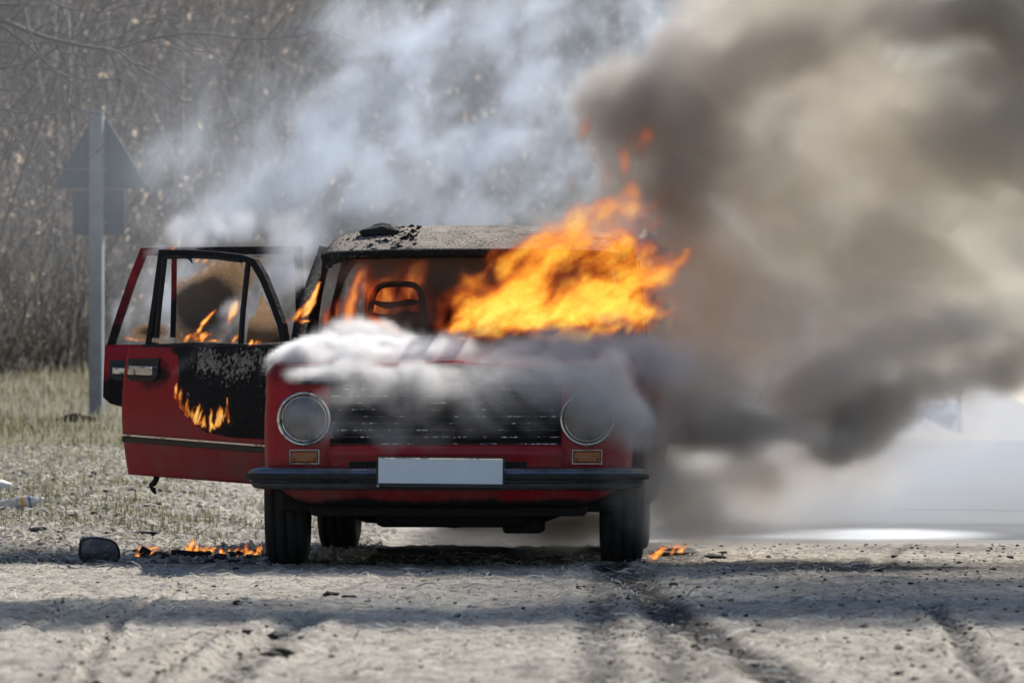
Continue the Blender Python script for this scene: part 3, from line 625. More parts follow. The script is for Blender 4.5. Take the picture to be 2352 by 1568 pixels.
obj('chrome_strip', *bar_vf(strip(998, 1025, .024), D1.nl(), .0075, .008), 'chrome', DR)
# melted scrap hanging under the door
hp = [(352, 1090), (351, 1101), (345, 1110), (339, 1117), (345, 1124), (349, 1134)]
obj('melted_scrap', *join(tube_vf([dz(u, v, -.02) for u, v in hp], [.016, .013, .014, .009, .012, .004], 6), tube_vf([dz(347, 1108, -.02), dz(338, 1112, -.02), dz(331, 1119, -.03)], [.009, .008, .003], 6)), 'soot', DR, True)

hw_ = CM @ Vector((-.745, 1.50, 0)); D2 = Plane((hw_.x, hw_.y), R(80))
smx, _ = D2.sz(243, 880); zbt = D2.sz(300, 935)[1]
outline = [(243, 912), (250, 922), (262, 928), (300, 937), (420, 990), (560, 1060), (690, 1075)]
G = []
for i in range(31):
    a = smx * i / 30; row = []
    ob = [D2.sz(u, v) for u, v in outline]; zb = float(np.interp(a, [q[0] for q in ob][::-1], [q[1] for q in ob][::-1])); zt = D2.sz(300, 793)[1]
    for j in range(25):
        z = zb + (zt - zb) * j / 24; row.append(D2.p(a, z, bulge(z)))
    G.append(row)
V, F = grid_vf(G, True)
def d2burn(P):
    s, z, n = D2.inv(P); return {'soot': .36 + .75 * sstep(smx - .16, smx - .26, s) + .6 * sstep(.80, .68, z) + 0 * s, 'ash': 0 * s}
DR2 = obj('opened_rear_door', V, F, 'paint', CAR, True, solid=.012, burn=d2burn); DR2['label'] = 'opened rear door, dark scorched red with sooty glass, behind the front door'
V, F = grid_vf([[D2.p(a, z, -.05) for z in (zbt + .05, zt - .01)] for a in (.02, smx - .05)]); obj('inner_panel', V, F, 'soot', DR2, solid=.02)
def f2burn(P):
    s, z, n = D2.inv(P); return {'soot': .47 + .9 * sstep(smx - .30, smx - .40, s) + .5 * sstep(1.05, .9, z), 'ash': 0 * s}
bars('window_frame', D2, [(252, 798), (268, 745), (300, 650), (328, 578), (400, 577), (560, 575), (684, 574), (687, 700), (690, 800)], .034, .03, 'paint', DR2, .0, burn=f2burn)
bars('divider_bar', D2, [(399, 585), (398, 680), (396, 775)], .022, .02, 'paint', DR2, .0, burn=f2burn)
bars('belt_rail', D2, [(250, 797), (400, 797), (690, 800)], .022, .04, 'soot', DR2, .01)
def pane_grid(D, px, nu, nv):
    (a, b, c, d) = [D.sz(*p) for p in px]; G = []
    for i in range(nu + 1):
        f = i / nu; t0 = ((a[0] * (1 - f) + b[0] * f), (a[1] * (1 - f) + b[1] * f)); t1 = ((d[0] * (1 - f) + c[0] * f), (d[1] * (1 - f) + c[1] * f))
        G.append([D.p(t0[0] * (1 - g) + t1[0] * g, t0[1] * (1 - g) + t1[1] * g, -.012) for g in [j / nv for j in range(nv + 1)]])
    return grid_vf(G)
def pburn(P):
    s, z, n = D2.inv(P); c = D2.sz(470, 700); e = np.hypot((s - c[0]) / .26, (z - c[1]) / .24)
    k = 1.05 - .75 * sstep(.1, 1.0, e); tl = D2.sz(425, 600); k = k - .7 * np.exp(-np.hypot((s - tl[0]) / .09, (z - tl[1]) / .08) ** 2)
    br = sstep(.0, .08, (D2.sz(545, 700)[0] - s) + (D2.sz(540, 690)[1] - z) * .6); return {'soot': k - .8 * br}
V, F = pane_grid(D2, [(402, 784), (682, 786), (680, 586), (403, 586)], 34, 26); obj('sooty_pane', V, F, 'sooty_glass', DR2, True, burn=pburn)
def qburn(P):
    s, z, n = D2.inv(P); c = D2.sz(345, 762); return {'soot': 1.0 * np.exp(-((s - c[0]) / .09) ** 2 - ((z - c[1]) / .035) ** 2) - .1}
V, F = pane_grid(D2, [(268, 784), (390, 784), (392, 588), (336, 588)], 20, 20); obj('quarter_pane', V, F, 'sooty_glass', DR2, True, burn=qburn)
handle(D2, 264, 305, 842, 860, DR2)

# ------------------------------------------------------------------ small things on the ground
def gz(X, Y): return float(zground(np.array([X]), np.array([Y]))[0])
# side mirror
X0, Y0 = (228 - CX) * 22.2 / FPX, .20; z0 = gz(X0, Y0) + .002
MR = empty('side_mirror', (X0, Y0, z0), R(6)); MR.rotation_euler = (R(9), 0, R(6)); tag(MR, 'broken-off black side mirror lying upright on the dirt, glass towards the viewer', 'car mirror')
oc = [(-.084, .040), (-.080, .085), (-.066, .101), (-.02, .106), (.035, .098), (.068, .082), (.084, .054), (.086, .025), (.076, .008), (.05, .002), (-.03, .004), (-.066, .010), (-.080, .022)]
cc = catmull(oc + [oc[0]], 4)[:-1]; ctr = np.array([0, .052])
def ring(f, y): return [(ctr[0] + (p[0] - ctr[0]) * f, y, ctr[1] + (p[1] - ctr[1]) * f) for p in cc]
rings = [ring(.88, .0), ring(.90, -.012), ring(.97, -.016), ring(1.0, -.008), ring(1.0, .02), ring(.9, .05), ring(.6, .072), ring(.2, .08)]
V, F = grid_vf([r + [r[0]] for r in rings]); V2 = V; obj('mirror_housing', V, F, 'plastic', MR, True)
V = ring(.90, -.004); obj('mirror_glass', V, [tuple(range(len(V)))], 'mirror_glass', MR)
# plastic bottle in the verge
Xb, Yb = (45 - CX) * 27.2 / FPX, 5.2; BT = empty('plastic_bottle', (Xb, Yb, gz(Xb, Yb) + .032), R(12)); tag(BT, 'crumpled clear plastic bottle with coloured label lying in the verge grass', 'bottle')
BT.rotation_euler = (0, R(-9), R(12))
obj('bottle_body', *lathe_vf([(-.105, .002), (-.10, .028), (-.09, .033), (-.05, .031), (0, .034), (.05, .031), (.075, .026), (.095, .014), (.105, .012)], 24, 'x', rad_mod=lambda k, q, r: r * (1 + .12 * math.sin(k * .9 + q * 2))), 'clear_plastic', BT, True)
obj('label_band', *lathe_vf([(-.01, .0352), (.02, .0358), (.055, .0345)], 24, 'x'), 'bottle_label', BT, True)
obj('cap', *lathe_vf([(.103, .001), (.103, .014), (.122, .014), (.122, .001)], 16, 'x'), 'post_white', BT, True)
Xb, Yb = (8 - CX) * 29.5 / FPX, 7.4; PB = obj('paper_scrap', *lathe_vf([(-.06, .002), (-.05, .02), (0, .03), (.05, .016), (.06, .002)], 14, 'x', rad_mod=lambda k, q, r: r * (1 + .3 * math.sin(k * 2.1 + q))), 'post_white', None, True); PB.location = (Xb, Yb, gz(Xb, Yb) + .025); tag(PB, 'crumpled white scrap in the grass behind the plastic bottle', 'litter')
# charred fragments, each on its own
def chunk(name, u, v, w_, h_, d_, label, seed, m='soot', cat='debris', grp='charred fragments on the dirt'):
    X, Y = ground_px(u, v); r_ = random.Random(seed); bm = bmesh.new(); bmesh.ops.create_icosphere(bm, subdivisions=2, radius=.5)
    for q in bm.verts:
        f = 1 + r_.uniform(-.35, .35); q.co = Vector((q.co.x * w_ * f, q.co.y * d_ * f, (q.co.z * f + .32) * h_))
    me = bpy.data.meshes.new(name); bm.to_mesh(me); bm.free(); me.materials.append(M[m]); o = link(bpy.data.objects.new(name, me)); o.location = (X, Y, gz(X, Y)); o.rotation_euler = (0, 0, r_.uniform(-.5, .5)); tag(o, label, cat, grp); return o
chunk('charred_fragment', 1330, 1440, .062, .018, .05, 'flat black shard lying alone in the shaded middle of the dirt', 1)
chunk('charred_fragment', 655, 1462, .11, .035, .09, 'large broken black crust on the bank of the tyre rut', 2)
chunk('charred_fragment', 760, 1362, .05, .022, .04, 'knobbly black lump on the sunlit dirt before the car', 3)
chunk('charred_fragment', 800, 1367, .05, .012, .04, 'thin black flake just right of the lump before the car', 4)
chunk('charred_fragment', 560, 1369, .03, .010, .025, 'small square black chip on the pale dirt', 5)
chunk('charred_fragment', 545, 1391, .032, .014, .03, 'rounded grey-black clod below the square chip', 6)
chunk('charred_fragment', 640, 1532, .075, .03, .06, 'black clod at the lower end of the rut bank', 7)
chunk('charred_fragment', 352, 1217, .11, .014, .06, 'long black strip on pale litter behind the side mirror', 8)
chunk('charred_fragment', 335, 1252, .17, .022, .10, 'flat burnt scrap on the ground behind the mirror', 9)
chunk('charred_fragment', 480, 1180, .05, .03, .04, 'bent black scrap on pale ground below the front door', 10)
chunk('charred_fragment', 530, 1178, .04, .025, .04, 'small black lump nearest the front wheel on pale ground', 11)
chunk('charred_fragment', 1060, 1405, .05, .016, .04, 'black crumb at the edge of the sunlit band', 12)
chunk('charred_fragment', 1545, 1275, .20, .035, .16, 'smouldering heap beside the front wheel in the smoke', 13)
chunk('charred_fragment', 1640, 1283, .10, .03, .09, 'dark clod at the smoky edge of the dirt', 14)
# burnt strip of melted trim on the ground between mirror and wheel
rnd = random.Random(8); parts = []
for k in range(70):
    u = rnd.uniform(300, 612); v = rnd.gauss(1285, 4); X, Y = ground_px(u, v); s = rnd.uniform(.008, .026)
    V, F = box_vf((X, Y, gz(X, Y) + s * .3), (s * rnd.uniform(1, 3.2), s * 1.2, s * rnd.uniform(.6, 1.5)), Matrix.Rotation(rnd.uniform(-1, 1), 3, 'Z') @ Matrix.Rotation(rnd.uniform(-.5, .5), 3, 'Y')); parts.append((V, F))
X, Y = ground_px(440, 1284); parts.append(box_vf((X, Y, gz(X, Y) + .018), (.17, .05, .034), Matrix.Rotation(.06, 3, 'Y')))
X, Y = ground_px(332, 1282); parts.append(box_vf((X, Y, gz(X, Y) + .02), (.045, .04, .045), Matrix.Rotation(.5, 3, 'Y')))
o = obj('burnt_trim_debris', *join(*parts), 'soot', bevel=.004); tag(o, 'line of burning black melted trim between side mirror and front wheel', 'debris', kind='stuff')

# scattered stones, straw, litter, grass
rs = np.random.default_rng(3)
def tumble(n): 
    a = rs.normal(size=(n, 3)); a /= np.linalg.norm(a, axis=1, keepdims=True); b = np.cross(a, rs.normal(size=(n, 3))); b /= np.linalg.norm(b, axis=1, keepdims=True); return a, b, np.cross(a, b)
def stones(name, X, Y, size, tone, label, flat=.6):
    n = len(X); Z = zground(X, Y); a, b, c = tumble(n); oc = np.array([(1, 0, 0), (-1, 0, 0), (0, 1, 0), (0, -1, 0), (0, 0, 1), (0, 0, -1)], float)
    f = rs.uniform(.6, 1.2, (n, 6, 1)); V = (oc[None, :, 0:1] * a[:, None] + oc[None, :, 1:2] * b[:, None] + oc[None, :, 2:3] * c[:, None]) * f * size[:, None, None]
    V[..., 2] *= flat; V[..., 0] *= 1.2; V += np.stack([X, Y, Z + size * .2], -1)[:, None]
    tf = np.array([(0, 2, 4), (2, 1, 4), (1, 3, 4), (3, 0, 4), (2, 0, 5), (1, 2, 5), (3, 1, 5), (0, 3, 5)]); F = (tf[None] + (np.arange(n) * 6)[:, None, None]).reshape(-1, 3)
    o = obj_np(name, V.reshape(-1, 3), F, 'stone', tone=np.repeat(tone, 6)); tag(o, label, 'stones', kind='stuff')
n = 4200; Y = -11 + 14.5 * rs.random(n); X = (rs.random(n) - .5) * 2 * (1.15 + (Y + 22) * .06)
keep = rs.random(n) < .35 + .65 * sstep(-.2, .8, X); X, Y = X[keep], Y[keep]
stones('pebbles', X, Y, rs.gamma(1.6, .0024, len(X)) + .0018, rs.random(len(X)) ** 1.2, 'small dark stones and crumbs of soot strewn over the dirt')
XY = []
for tr, cnt, sd_ in ((0, 900, .024), (1, 500, .05), (2, 500, .05), (3, 350, .03), (5, 450, .03), (6, 350, .035), (7, 650, .06), (8, 300, .03)):
    tpn = np.array([ground_px(*p) for p in TRACKS[tr][0]]); k = rs.random(cnt); ti = rs.integers(0, len(tpn) - 1, cnt); XY.append(tpn[ti] * (1 - k[:, None]) + tpn[ti + 1] * k[:, None] + rs.normal(0, sd_, (cnt, 2)))
XY = np.concatenate(XY); n = len(XY)
stones('mud_crumbs', XY[:, 0], XY[:, 1], rs.gamma(1.5, .0016, n) + .0012, rs.random(n), 'dark crumbs of mud along the tyre marks')
def chips(name, X, Y, ln, wd, tone, m, lift, label, cat, tilt=.25, groundfn=zground):
    n = len(X); Z = groundfn(X, Y); th = rs.normal(0, .5, n) + np.where(rs.random(n) < .3, 1.5, 0); d = np.stack([np.cos(th), np.sin(th), rs.normal(0, tilt, n)], -1); s = np.stack([-np.sin(th), np.cos(th), rs.normal(0, .4, n)], -1)
    c = np.stack([X, Y, Z + lift], -1); k = np.stack([c - d * ln[:, None] - s * wd[:, None], c - d * ln[:, None] + s * wd[:, None], c + d * ln[:, None] + s * wd[:, None] * .6, c + d * ln[:, None] - s * wd[:, None] * .6], 1)
    mid = c + np.array([0, 0, 1]) * (ln * .25)[:, None]
    V = np.concatenate([k[:, :2], (mid + s * wd[:, None])[:, None], (mid - s * wd[:, None])[:, None], k[:, 2:]], 1)
    q = np.array([(0, 1, 2, 3), (3, 2, 4, 5)]); F = (q[None] + (np.arange(n) * 6)[:, None, None]).reshape(-1, 4)
    o = obj_np(name, V.reshape(-1, 3), F, m, tone=np.repeat(tone, 6)); tag(o, label, cat, kind='stuff')
n = 15000; Y = -10.5 + 12 * rs.random(n); X = -3.2 + 4.6 * rs.random(n) ** 1.3
chips('straw', X, Y, rs.gamma(2., .008, n) + .004, rs.uniform(.0012, .003, n), rs.random(n) ** .8, 'straw', .004, 'bits of dry straw and stalks strewn on the dirt', 'straw')
n = 42000; Y = .3 + 14 * rs.random(n) ** 1.4; X = -.6 - (4.6 + Y * .06) * rs.random(n)
chips('leaf_litter', X, Y, rs.gamma(2., .006, n) + .004, rs.uniform(.003, .009, n), rs.random(n) ** .9, 'straw', .006, 'pale dry leaf litter covering the verge', 'leaf litter', .4)
n = 4000; Y = .2 + 10 * rs.random(n) ** 1.5; X = -.8 - (4.2 + Y * .06) * rs.random(n)
stones('verge_clods', X, Y, rs.gamma(1.6, .0042, n) + .0025, rs.random(n) ** .5, 'clods of earth and dark scraps on the verge')
def blades(name, X, Y, H, Wd, tone, label, lean=.35):
    n = len(X); Z = zground(X, Y, False); th = rs.random(n) * 6.28; le = rs.normal(0, lean, n) * H; wv = np.stack([np.cos(th), np.sin(th), 0 * th], -1) * Wd[:, None]; lv = np.stack([-np.sin(th), np.cos(th), 0 * th], -1) * le[:, None]
    b = np.stack([X, Y, Z - .005], -1); up = np.array([0, 0, 1.])
    V = np.stack([b - wv, b + wv, b + wv * .8 + lv * .35 + up * (H * .55)[:, None], b - wv * .8 + lv * .35 + up * (H * .55)[:, None], b + lv + up * (H * .95)[:, None] + wv * .15, b + lv + up * (H * .95)[:, None] - wv * .15], 1)
    q = np.array([(0, 1, 2, 3), (3, 2, 4, 5)]); F = (q[None] + (np.arange(n) * 6)[:, None, None]).reshape(-1, 4)
    o = obj_np(name, V.reshape(-1, 3), F, 'grass_blade', tone=np.repeat(tone, 6)); tag(o, label, 'grass', kind='stuff')
n = 80000; Y = 2.5 + 34 * rs.random(n) ** 1.25; X = -.9 - (4.4 + Y * .10) * rs.random(n); cl = n2(X, Y, 1.1, 3, 21); kp = (cl > .50 - .25 * sstep(10, 20, Y)) & (rs.random(n) < .9); X, Y, cl = X[kp], Y[kp], cl[kp]
blades('grass', X, Y, rs.gamma(2.2, .011, len(X)) * (1 + 1.6 * sstep(10, 26, Y)) + .006, rs.uniform(.0015, .004, len(X)) * (1 + Y * .04), np.clip(rs.random(len(X)) * .9 + .25 - (cl - .5) * 2.2, 0, 1), 'short patchy verge grass, half green and half dry')
n = 9000; Y = 3.6 + 3.2 * rs.random(n); X = -1.0 - 4.0 * rs.random(n); cl = n2(X, Y, 2.2, 3, 23); kp = cl > .5; X, Y = X[kp], Y[kp]
blades('green_grass', X, Y, rs.gamma(2.2, .012, len(X)) + .008, rs.uniform(.0015, .004, len(X)), rs.random(len(X)) * .45, 'greener tufts of grass where the verge meets the dirt')
# ------------------------------------------------------------------ brush on the hillside
def prisms(P0, P1, r0, r1):
    n = len(P0); d = P1 - P0; d /= np.linalg.norm(d, axis=1, keepdims=True) + 1e-9; a = np.cross(d, np.array([.31, .52, .79])); a /= np.linalg.norm(a, axis=1, keepdims=True) + 1e-9; b = np.cross(d, a); V = []
    for P, r in ((P0, r0), (P1, r1)):
        for k in range(3): V.append(P + (math.cos(k * 2.094) * a + math.sin(k * 2.094) * b) * r[:, None])
    V = np.stack(V, 1); q = np.array([(0, 1, 4, 3), (1, 2, 5, 4), (2, 0, 3, 5)]); return V.reshape(-1, 3), (q[None] + (np.arange(n) * 6)[:, None, None]).reshape(-1, 4)
def hill_pts(n, qmax=22):                                   # random spots on the hill face, uniform along its toe line
    s = rs.random(n); Yt = 20 + 100 * s ** 1.15; q = -.5 + qmax * rs.random(n) ** 1.15
    X = -7 + (Yt - 24) * .149 - q * .989; Y = Yt + q * .147
    nb = n // 3; X = np.concatenate([X, -9 + 20 * rs.random(nb)]); Y = np.concatenate([Y, 102 + 50 * rs.random(nb) ** 1.2]); u = pxl(X, Y); k = (u > -500) & (u < 2100); return X[k], Y[k]
X, Y = hill_pts(48000); n = len(X); Z = zbase(X, Y); dd = (Y + CAMD) / 60.
H = rs.gamma(4., .32, n) + .3; P0 = np.stack([X, Y, Z], -1); P1 = P0 + np.stack([rs.normal(0, .38, n) * H, rs.normal(0, .38, n) * H, H], -1)
big = rs.random(n) < .03; H = np.where(big, H * 2.2, H); P1 = np.where(big[:, None], P0 + np.stack([rs.normal(0, .3, n) * H, rs.normal(0, .2, n) * H, H], -1), P1)
n2_ = n * 3; k = rs.integers(0, n, n2_); f = rs.random(n2_); Q0 = P0[k] * (1 - f[:, None]) + P1[k] * f[:, None]; Q1 = Q0 + rs.normal(0, 1, (n2_, 3)) * np.array([.34, .34, .26]) * H[k][:, None] * .6
V1, F1 = prisms(P0, P1, rs.uniform(.008, .018, n) * dd ** .5 * np.where(big, 2.2, 1), rs.uniform(.003, .006, n) * dd ** .5); V2, F2 = prisms(Q0, Q1, rs.uniform(.004, .008, n2_) * dd[k] ** .5, np.full(n2_, .003) * dd[k] ** .5)
o = obj_np('brushwood', np.concatenate([V1, V2]), np.concatenate([F1, F2 + len(V1)]), 'twig'); tag(o, 'tangle of leafless grey-brown brush covering the hillside', 'brush', kind='stuff')
nl = 330000; k = rs.integers(0, n2_, nl); f = rs.random(nl); Pc = Q0[k] * (1 - f[:, None]) + Q1[k] * f[:, None] + rs.normal(0, .06, (nl, 3))
tn = n2(Pc[:, 0] * .6 + Pc[:, 1] * .1, Pc[:, 2], .8, 3, 31); hgt = Pc[:, 2] - zbase(Pc[:, 0], Pc[:, 1]); kp = rs.random(nl) < (sstep(.34, .62, tn) * .9 + .05) * (.35 + .65 * sstep(.2, 2.5, Pc[:, 2] - .0177 * (Pc[:, 1] + 22))); Pc = Pc[kp]; nl = len(Pc)
a, b, c = tumble(nl); s = (rs.gamma(2.5, .012, nl) + .010) * ((Pc[:, 1] + CAMD) / 60)[:] ** .6; a = a * np.array([.7, .7, 1.]); V = np.stack([Pc - a * s[:, None], Pc + b * s[:, None] * .45 + c * s[:, None] * .2, Pc + a * s[:, None], Pc - b * s[:, None] * .45 + c * s[:, None] * .2], 1).reshape(-1, 3)
F = np.arange(nl * 4).reshape(-1, 4); o = obj_np('dry_leaves', V, F, 'dry_leaf', tone=np.repeat(np.clip(rs.random(nl) ** .9, 0, 1), 4)); tag(o, 'withered tan leaves still hanging in the hillside brush', 'leaves', kind='stuff')

# bare tree whose boughs hang into the upper corner
TY = 12.0; TR = empty('bare_tree', (-4.75, TY, float(zbase(-4.75, TY)))); tag(TR, 'leafless tree outside the frame reaching thin grey boughs across the upper corner', 'tree')
tz = TR.location.z; tl = lambda p: (p[0] + 4.75, p[1] - TY, p[2] - tz)
TK = obj('trunk', *tube_vf(catmull([(0, 0, -.1), (.03, .02, 1.2), (-.05, .05, 2.6), (.06, 0, 4.2), (.1, .1, 6.0)], 5), list(np.linspace(.15, .05, 21)), 10), 'bark', TR, True)
rnd = random.Random(21); segs = []
limbs = [([(-320, -40), (-150, 5), (0, 46), (60, 70), (127, 92), (236, 112), (296, 104), (350, 88), (446, 76), (542, 86), (612, 89), (733, 74), (830, 50)], .020),
         ([(236, 112), (271, 120), (319, 156), (376, 191), (424, 236), (478, 280), (516, 293), (605, 293), (660, 302)], .009),
         ([(-300, 260), (-100, 180), (0, 156), (64, 143), (127, 112), (178, 80), (223, 35), (250, -30)], .012),
         ([(-300, -120), (10, 64), (112, 153), (166, 204), (217, 245)], .009), ([(-300, 150), (-90, 225), (0, 249), (64, 261), (127, 261), (178, 239), (229, 204)], .011),
         ([(96, 153), (191, 182), (293, 178)], .007), ([(-300, -80), (0, 10), (90, -5), (160, 20), (255, 24), (330, -20)], .010), ([(-200, 60), (0, 95), (140, 98), (260, 90), (340, 45), (420, 30), (500, 5)], .008),
         ([(-200, 330), (0, 285), (40, 320), (130, 385), (230, 388)], .007), ([(-200, 200), (0, 205), (60, 212)], .008), ([(60, 60), (110, 150), (180, 190), (240, 260)], .006)]
V, F = [], []
def add(P, r0, r1=.0022):
    vv, ff = tube_vf(P, list(np.linspace(r0, r1, len(P))), 5); m_ = len(V); V.extend(vv); F.extend(tuple(i + m_ for i in q) for q in ff)
for px, r0 in limbs:
    Yd = TY + rnd.uniform(-1.2, 1.2); P = catmull([tl(at(u, v, Yd + .1 * k)) for k, (u, v) in enumerate(px)], 4); add(P, r0, .003)
    for q in range(int(len(P) * .55)):
        k = rnd.randrange(1, len(P) - 1); p = np.array(P[k]); d = np.array(P[k + 1]) - np.array(P[k - 1]); d /= np.linalg.norm(d) + 1e-9; ln = rnd.uniform(.15, .55); side = rnd.choice((-1, 1))
        dv = d * rnd.uniform(.4, 1) + np.array([-d[2], rnd.uniform(-.6, .6), d[0]]) * side * rnd.uniform(.4, .9); tw_ = [p, p + dv * ln * .5 + np.array([0, 0, rnd.uniform(-.04, .04)]), p + dv * ln + np.array([0, 0, rnd.uniform(-.08, .08)])]
        add(catmull(tw_, 3), min(r0 * .45, .006), .0018)
        if rnd.random() < .6: e = np.array(tw_[1]); add([e, e + (dv + np.array([rnd.uniform(-.6, .6), 0, rnd.uniform(-.6, .6)])) * ln * .4], .003, .0015)
for px, r0 in limbs[:1] + limbs[2:5] + limbs[6:9]:
    a = np.array(tl(at(*px[0], TY))); add([np.array((.02, 0, max(.8, a[2] - .6))), a * np.array([.5, 1, 1]) + np.array([0, 0, -.2]), a], .04, r0)
o = obj('crown', V, F, 'bark', TR, True)

# road sign seen from behind
SX, SY = (222 - CX) * 43 / FPX, 21.0; sz0 = float(zbase(SX, SY)); SG = empty('road_sign', (SX, SY, sz0), R(-9)); tag(SG, 'grey back of a triangular road sign with a square plate on its post', 'road sign')
s_ = 43 / FPX; top = CAMZ + (HY - 252) * s_ - sz0
box('post', (0, 0, top / 2 - .15), (.105, .105, top + .3), 'sign_post', SG, bevel=.008)
hz = CAMZ + (HY - 432) * s_ - sz0
tri = [(-.34, hz), (-.35, hz + .03), (-.028, top - .01), (.028, top - .01), (.39, hz + .03), (.38, hz)]; tri = [(x, -.0, z) for x, z in tri]
V = [(x, .058, z) for x, _, z in tri] + [(x, .073, z) for x, _, z in tri]; n = len(tri)
obj('triangular_plate', V, [tuple(range(n)), tuple(range(2 * n - 1, n - 1, -1))] + [(i, i + n, (i + 1) % n + n, (i + 1) % n) for i in range(n)], 'sign_back', SG, bevel=.006)
h2 = CAMZ + (HY - 540) * s_ - sz0; box('rectangular_plate', (.0, .066, (hz + h2) / 2 - .005), (.42, .015, hz - h2 - .01), 'sign_back', SG)
for zz in (hz + .15, h2 + .1): box('clamp', (0, .048, zz), (.14, .02, .03), 'sign_post', SG)
# small burnt tuft beside the post
tx, ty = (175 - CX) * 41.5 / FPX, 19.5; o = chunk('earth_mound', 900, 1300, .32, .07, .3, 'dark little mound of earth in the grass by the sign post', 33, 'stone', 'mound', None); o.location = (tx, ty, float(zbase(tx, ty)))

# far vehicle and white marker post down the road
FX, FY = 9.6, 109.0; FC = empty('silver_car', (FX, FY, .034), R(4)); tag(FC, 'pale silver car far down the road, half hidden by smoke', 'car')
secs = [(-1.9, .45, .62), (-1.85, .42, .80), (-1.0, .36, .92), (-.35, .34, 1.42), (.9, .34, 1.44), (1.55, .36, .98), (1.95, .40, .85), (2.0, .45, .6)]
G = [[(-.82 * (.96 if abs(y) > 1.8 else 1), y, zl), (-.86, y, (zl + min(zt, .9)) / 2), (-.82, y, min(zt, .9)), (-.62 if zt > 1 else -.74, y, zt), (.62 if zt > 1 else .74, y, zt), (.82, y, min(zt, .9)), (.86, y, (zl + min(zt, .9)) / 2), (.82, y, zl)] for y, zl, zt in secs]
V, F = grid_vf(G, True); m_ = len(G[0]); F += [tuple(range(m_)), tuple(range(len(V) - 1, len(V) - 1 - m_, -1))]; obj('body', V, F, 'far_paint', FC)
obj('windscreen', [(-.68, -.97, .97), (.68, -.97, .97), (.55, -.44, 1.37), (-.55, -.44, 1.37)], [(0, 1, 2, 3)], 'far_glass', FC, solid=.02)
for s in (-1, 1):
    box('headlamp', (s * .6, -1.9, .70), (.26, .05, .12), 'chrome', FC)
    for y in (-1.25, 1.25): obj('wheel', *lathe_vf([(-.09, .02), (-.09, .30), (-.06, .32), (.06, .32), (.09, .30), (.09, .02)], 24, 'x', (s * .74, y, .32)), 'rubber', FC, True)
box('front_bumper', (0, -1.93, .48), (1.6, .1, .16), 'plastic', FC, bevel=.02)
MP = empty('marker_post', (10.6, 107.0, .034)); tag(MP, 'slim white marker post beside the pale far car', 'post')
box('post', (0, 0, .55), (.14, .06, 1.1), 'post_white', MP); box('cap', (0, 0, 1.12), (.16, .08, .05), 'post_white', MP); box('reflector', (0, -.034, .9), (.08, .01, .14), 'amber', MP)
#@@VOLUMES
# ------------------------------------------------------------------ smoke and fire (density grids worked out here, one volume each)
def volume(name, lo, hi, vox, fn, m):
    lo = np.array(lo, float); n = np.maximum(3, np.round((np.array(hi, float) - lo) / vox).astype(int) + 1); hi = lo + (n - 1) * vox
    ax = [np.linspace(lo[k], hi[k], n[k]) for k in range(3)]
    P = np.stack(np.meshgrid(*ax, indexing='ij'), -1).astype(np.float32)
    D = np.clip(fn(P), 0, None).astype(np.float32)
    for k in range(3):                                            # fade out at the walls of the grid
        e = np.minimum(np.arange(n[k]), n[k] - 1 - np.arange(n[k])) / 4.; sh = [1, 1, 1]; sh[k] = n[k]; D = D * np.clip(e, 0, 1).reshape(sh)
    D[D < .004] = 0
    me = bpy.data.meshes.new(name); me.vertices.add(D.size); me.vertices.foreach_set('co', P.reshape(-1))
    a = me.attributes.new('d', 'FLOAT', 'POINT'); a.data.foreach_set('value', np.ascontiguousarray(D, np.float32).reshape(-1)); me.materials.append(m)
    ob = link(bpy.data.objects.new(name, me))
    g = bpy.data.node_groups.new(name, 'GeometryNodeTree')
    g.interface.new_socket('Geometry', in_out='INPUT', socket_type='NodeSocketGeometry'); g.interface.new_socket('Geometry', in_out='OUTPUT', socket_type='NodeSocketGeometry')
    N = g.nodes.new; K = g.links.new
    gi = N('NodeGroupInput'); go = N('NodeGroupOutput'); vc = N('GeometryNodeVolumeCube'); sm = N('GeometryNodeSetMaterial'); si = N('GeometryNodeSampleIndex'); na = N('GeometryNodeInputNamedAttribute'); pos = N('GeometryNodeInputPosition')
    na.inputs[0].default_value = 'd'; si.clamp = True
    def vm(op, a, b=None):
        q = N('ShaderNodeVectorMath'); q.operation = op; K(a, q.inputs[0])
        if b is not None: q.inputs[1].default_value = b
        return q.outputs['Value'] if op == 'DOT_PRODUCT' else q.outputs[0]
    v = vm('FLOOR', vm('ADD', vm('MULTIPLY', vm('SUBTRACT', pos.outputs[0], lo), (n - 1) / (hi - lo)), (.5, .5, .5)))
    v = vm('DOT_PRODUCT', v, (float(n[1] * n[2]), float(n[2]), 1.))
    fi = N('FunctionNodeFloatToInt'); fi.rounding_mode = 'ROUND'; K(v, fi.inputs[0])
    K(gi.outputs[0], si.inputs['Geometry']); K(na.outputs[0], si.inputs['Value']); K(fi.outputs[0], si.inputs['Index']); K(si.outputs[0], vc.inputs['Density'])
    vc.inputs['Min'].default_value = lo; vc.inputs['Max'].default_value = hi
    for k, s in enumerate('XYZ'): vc.inputs['Resolution ' + s].default_value = int(n[k])
    K(vc.outputs[0], sm.inputs[0]); sm.inputs['Material'].default_value = m; K(sm.outputs[0], go.inputs[0])
    ob.modifiers.new('volume', 'NODES').node_group = g
    return ob
def smoke_mat(name, col, dens, aniso=.3):
    t = NT(name); p = t.n('ShaderNodeVolumePrincipled'); t.put(p, 'Color', col); t.put(p, 'Density', dens); t.put(p, 'Anisotropy', aniso); return t.vol(p.outputs[0])
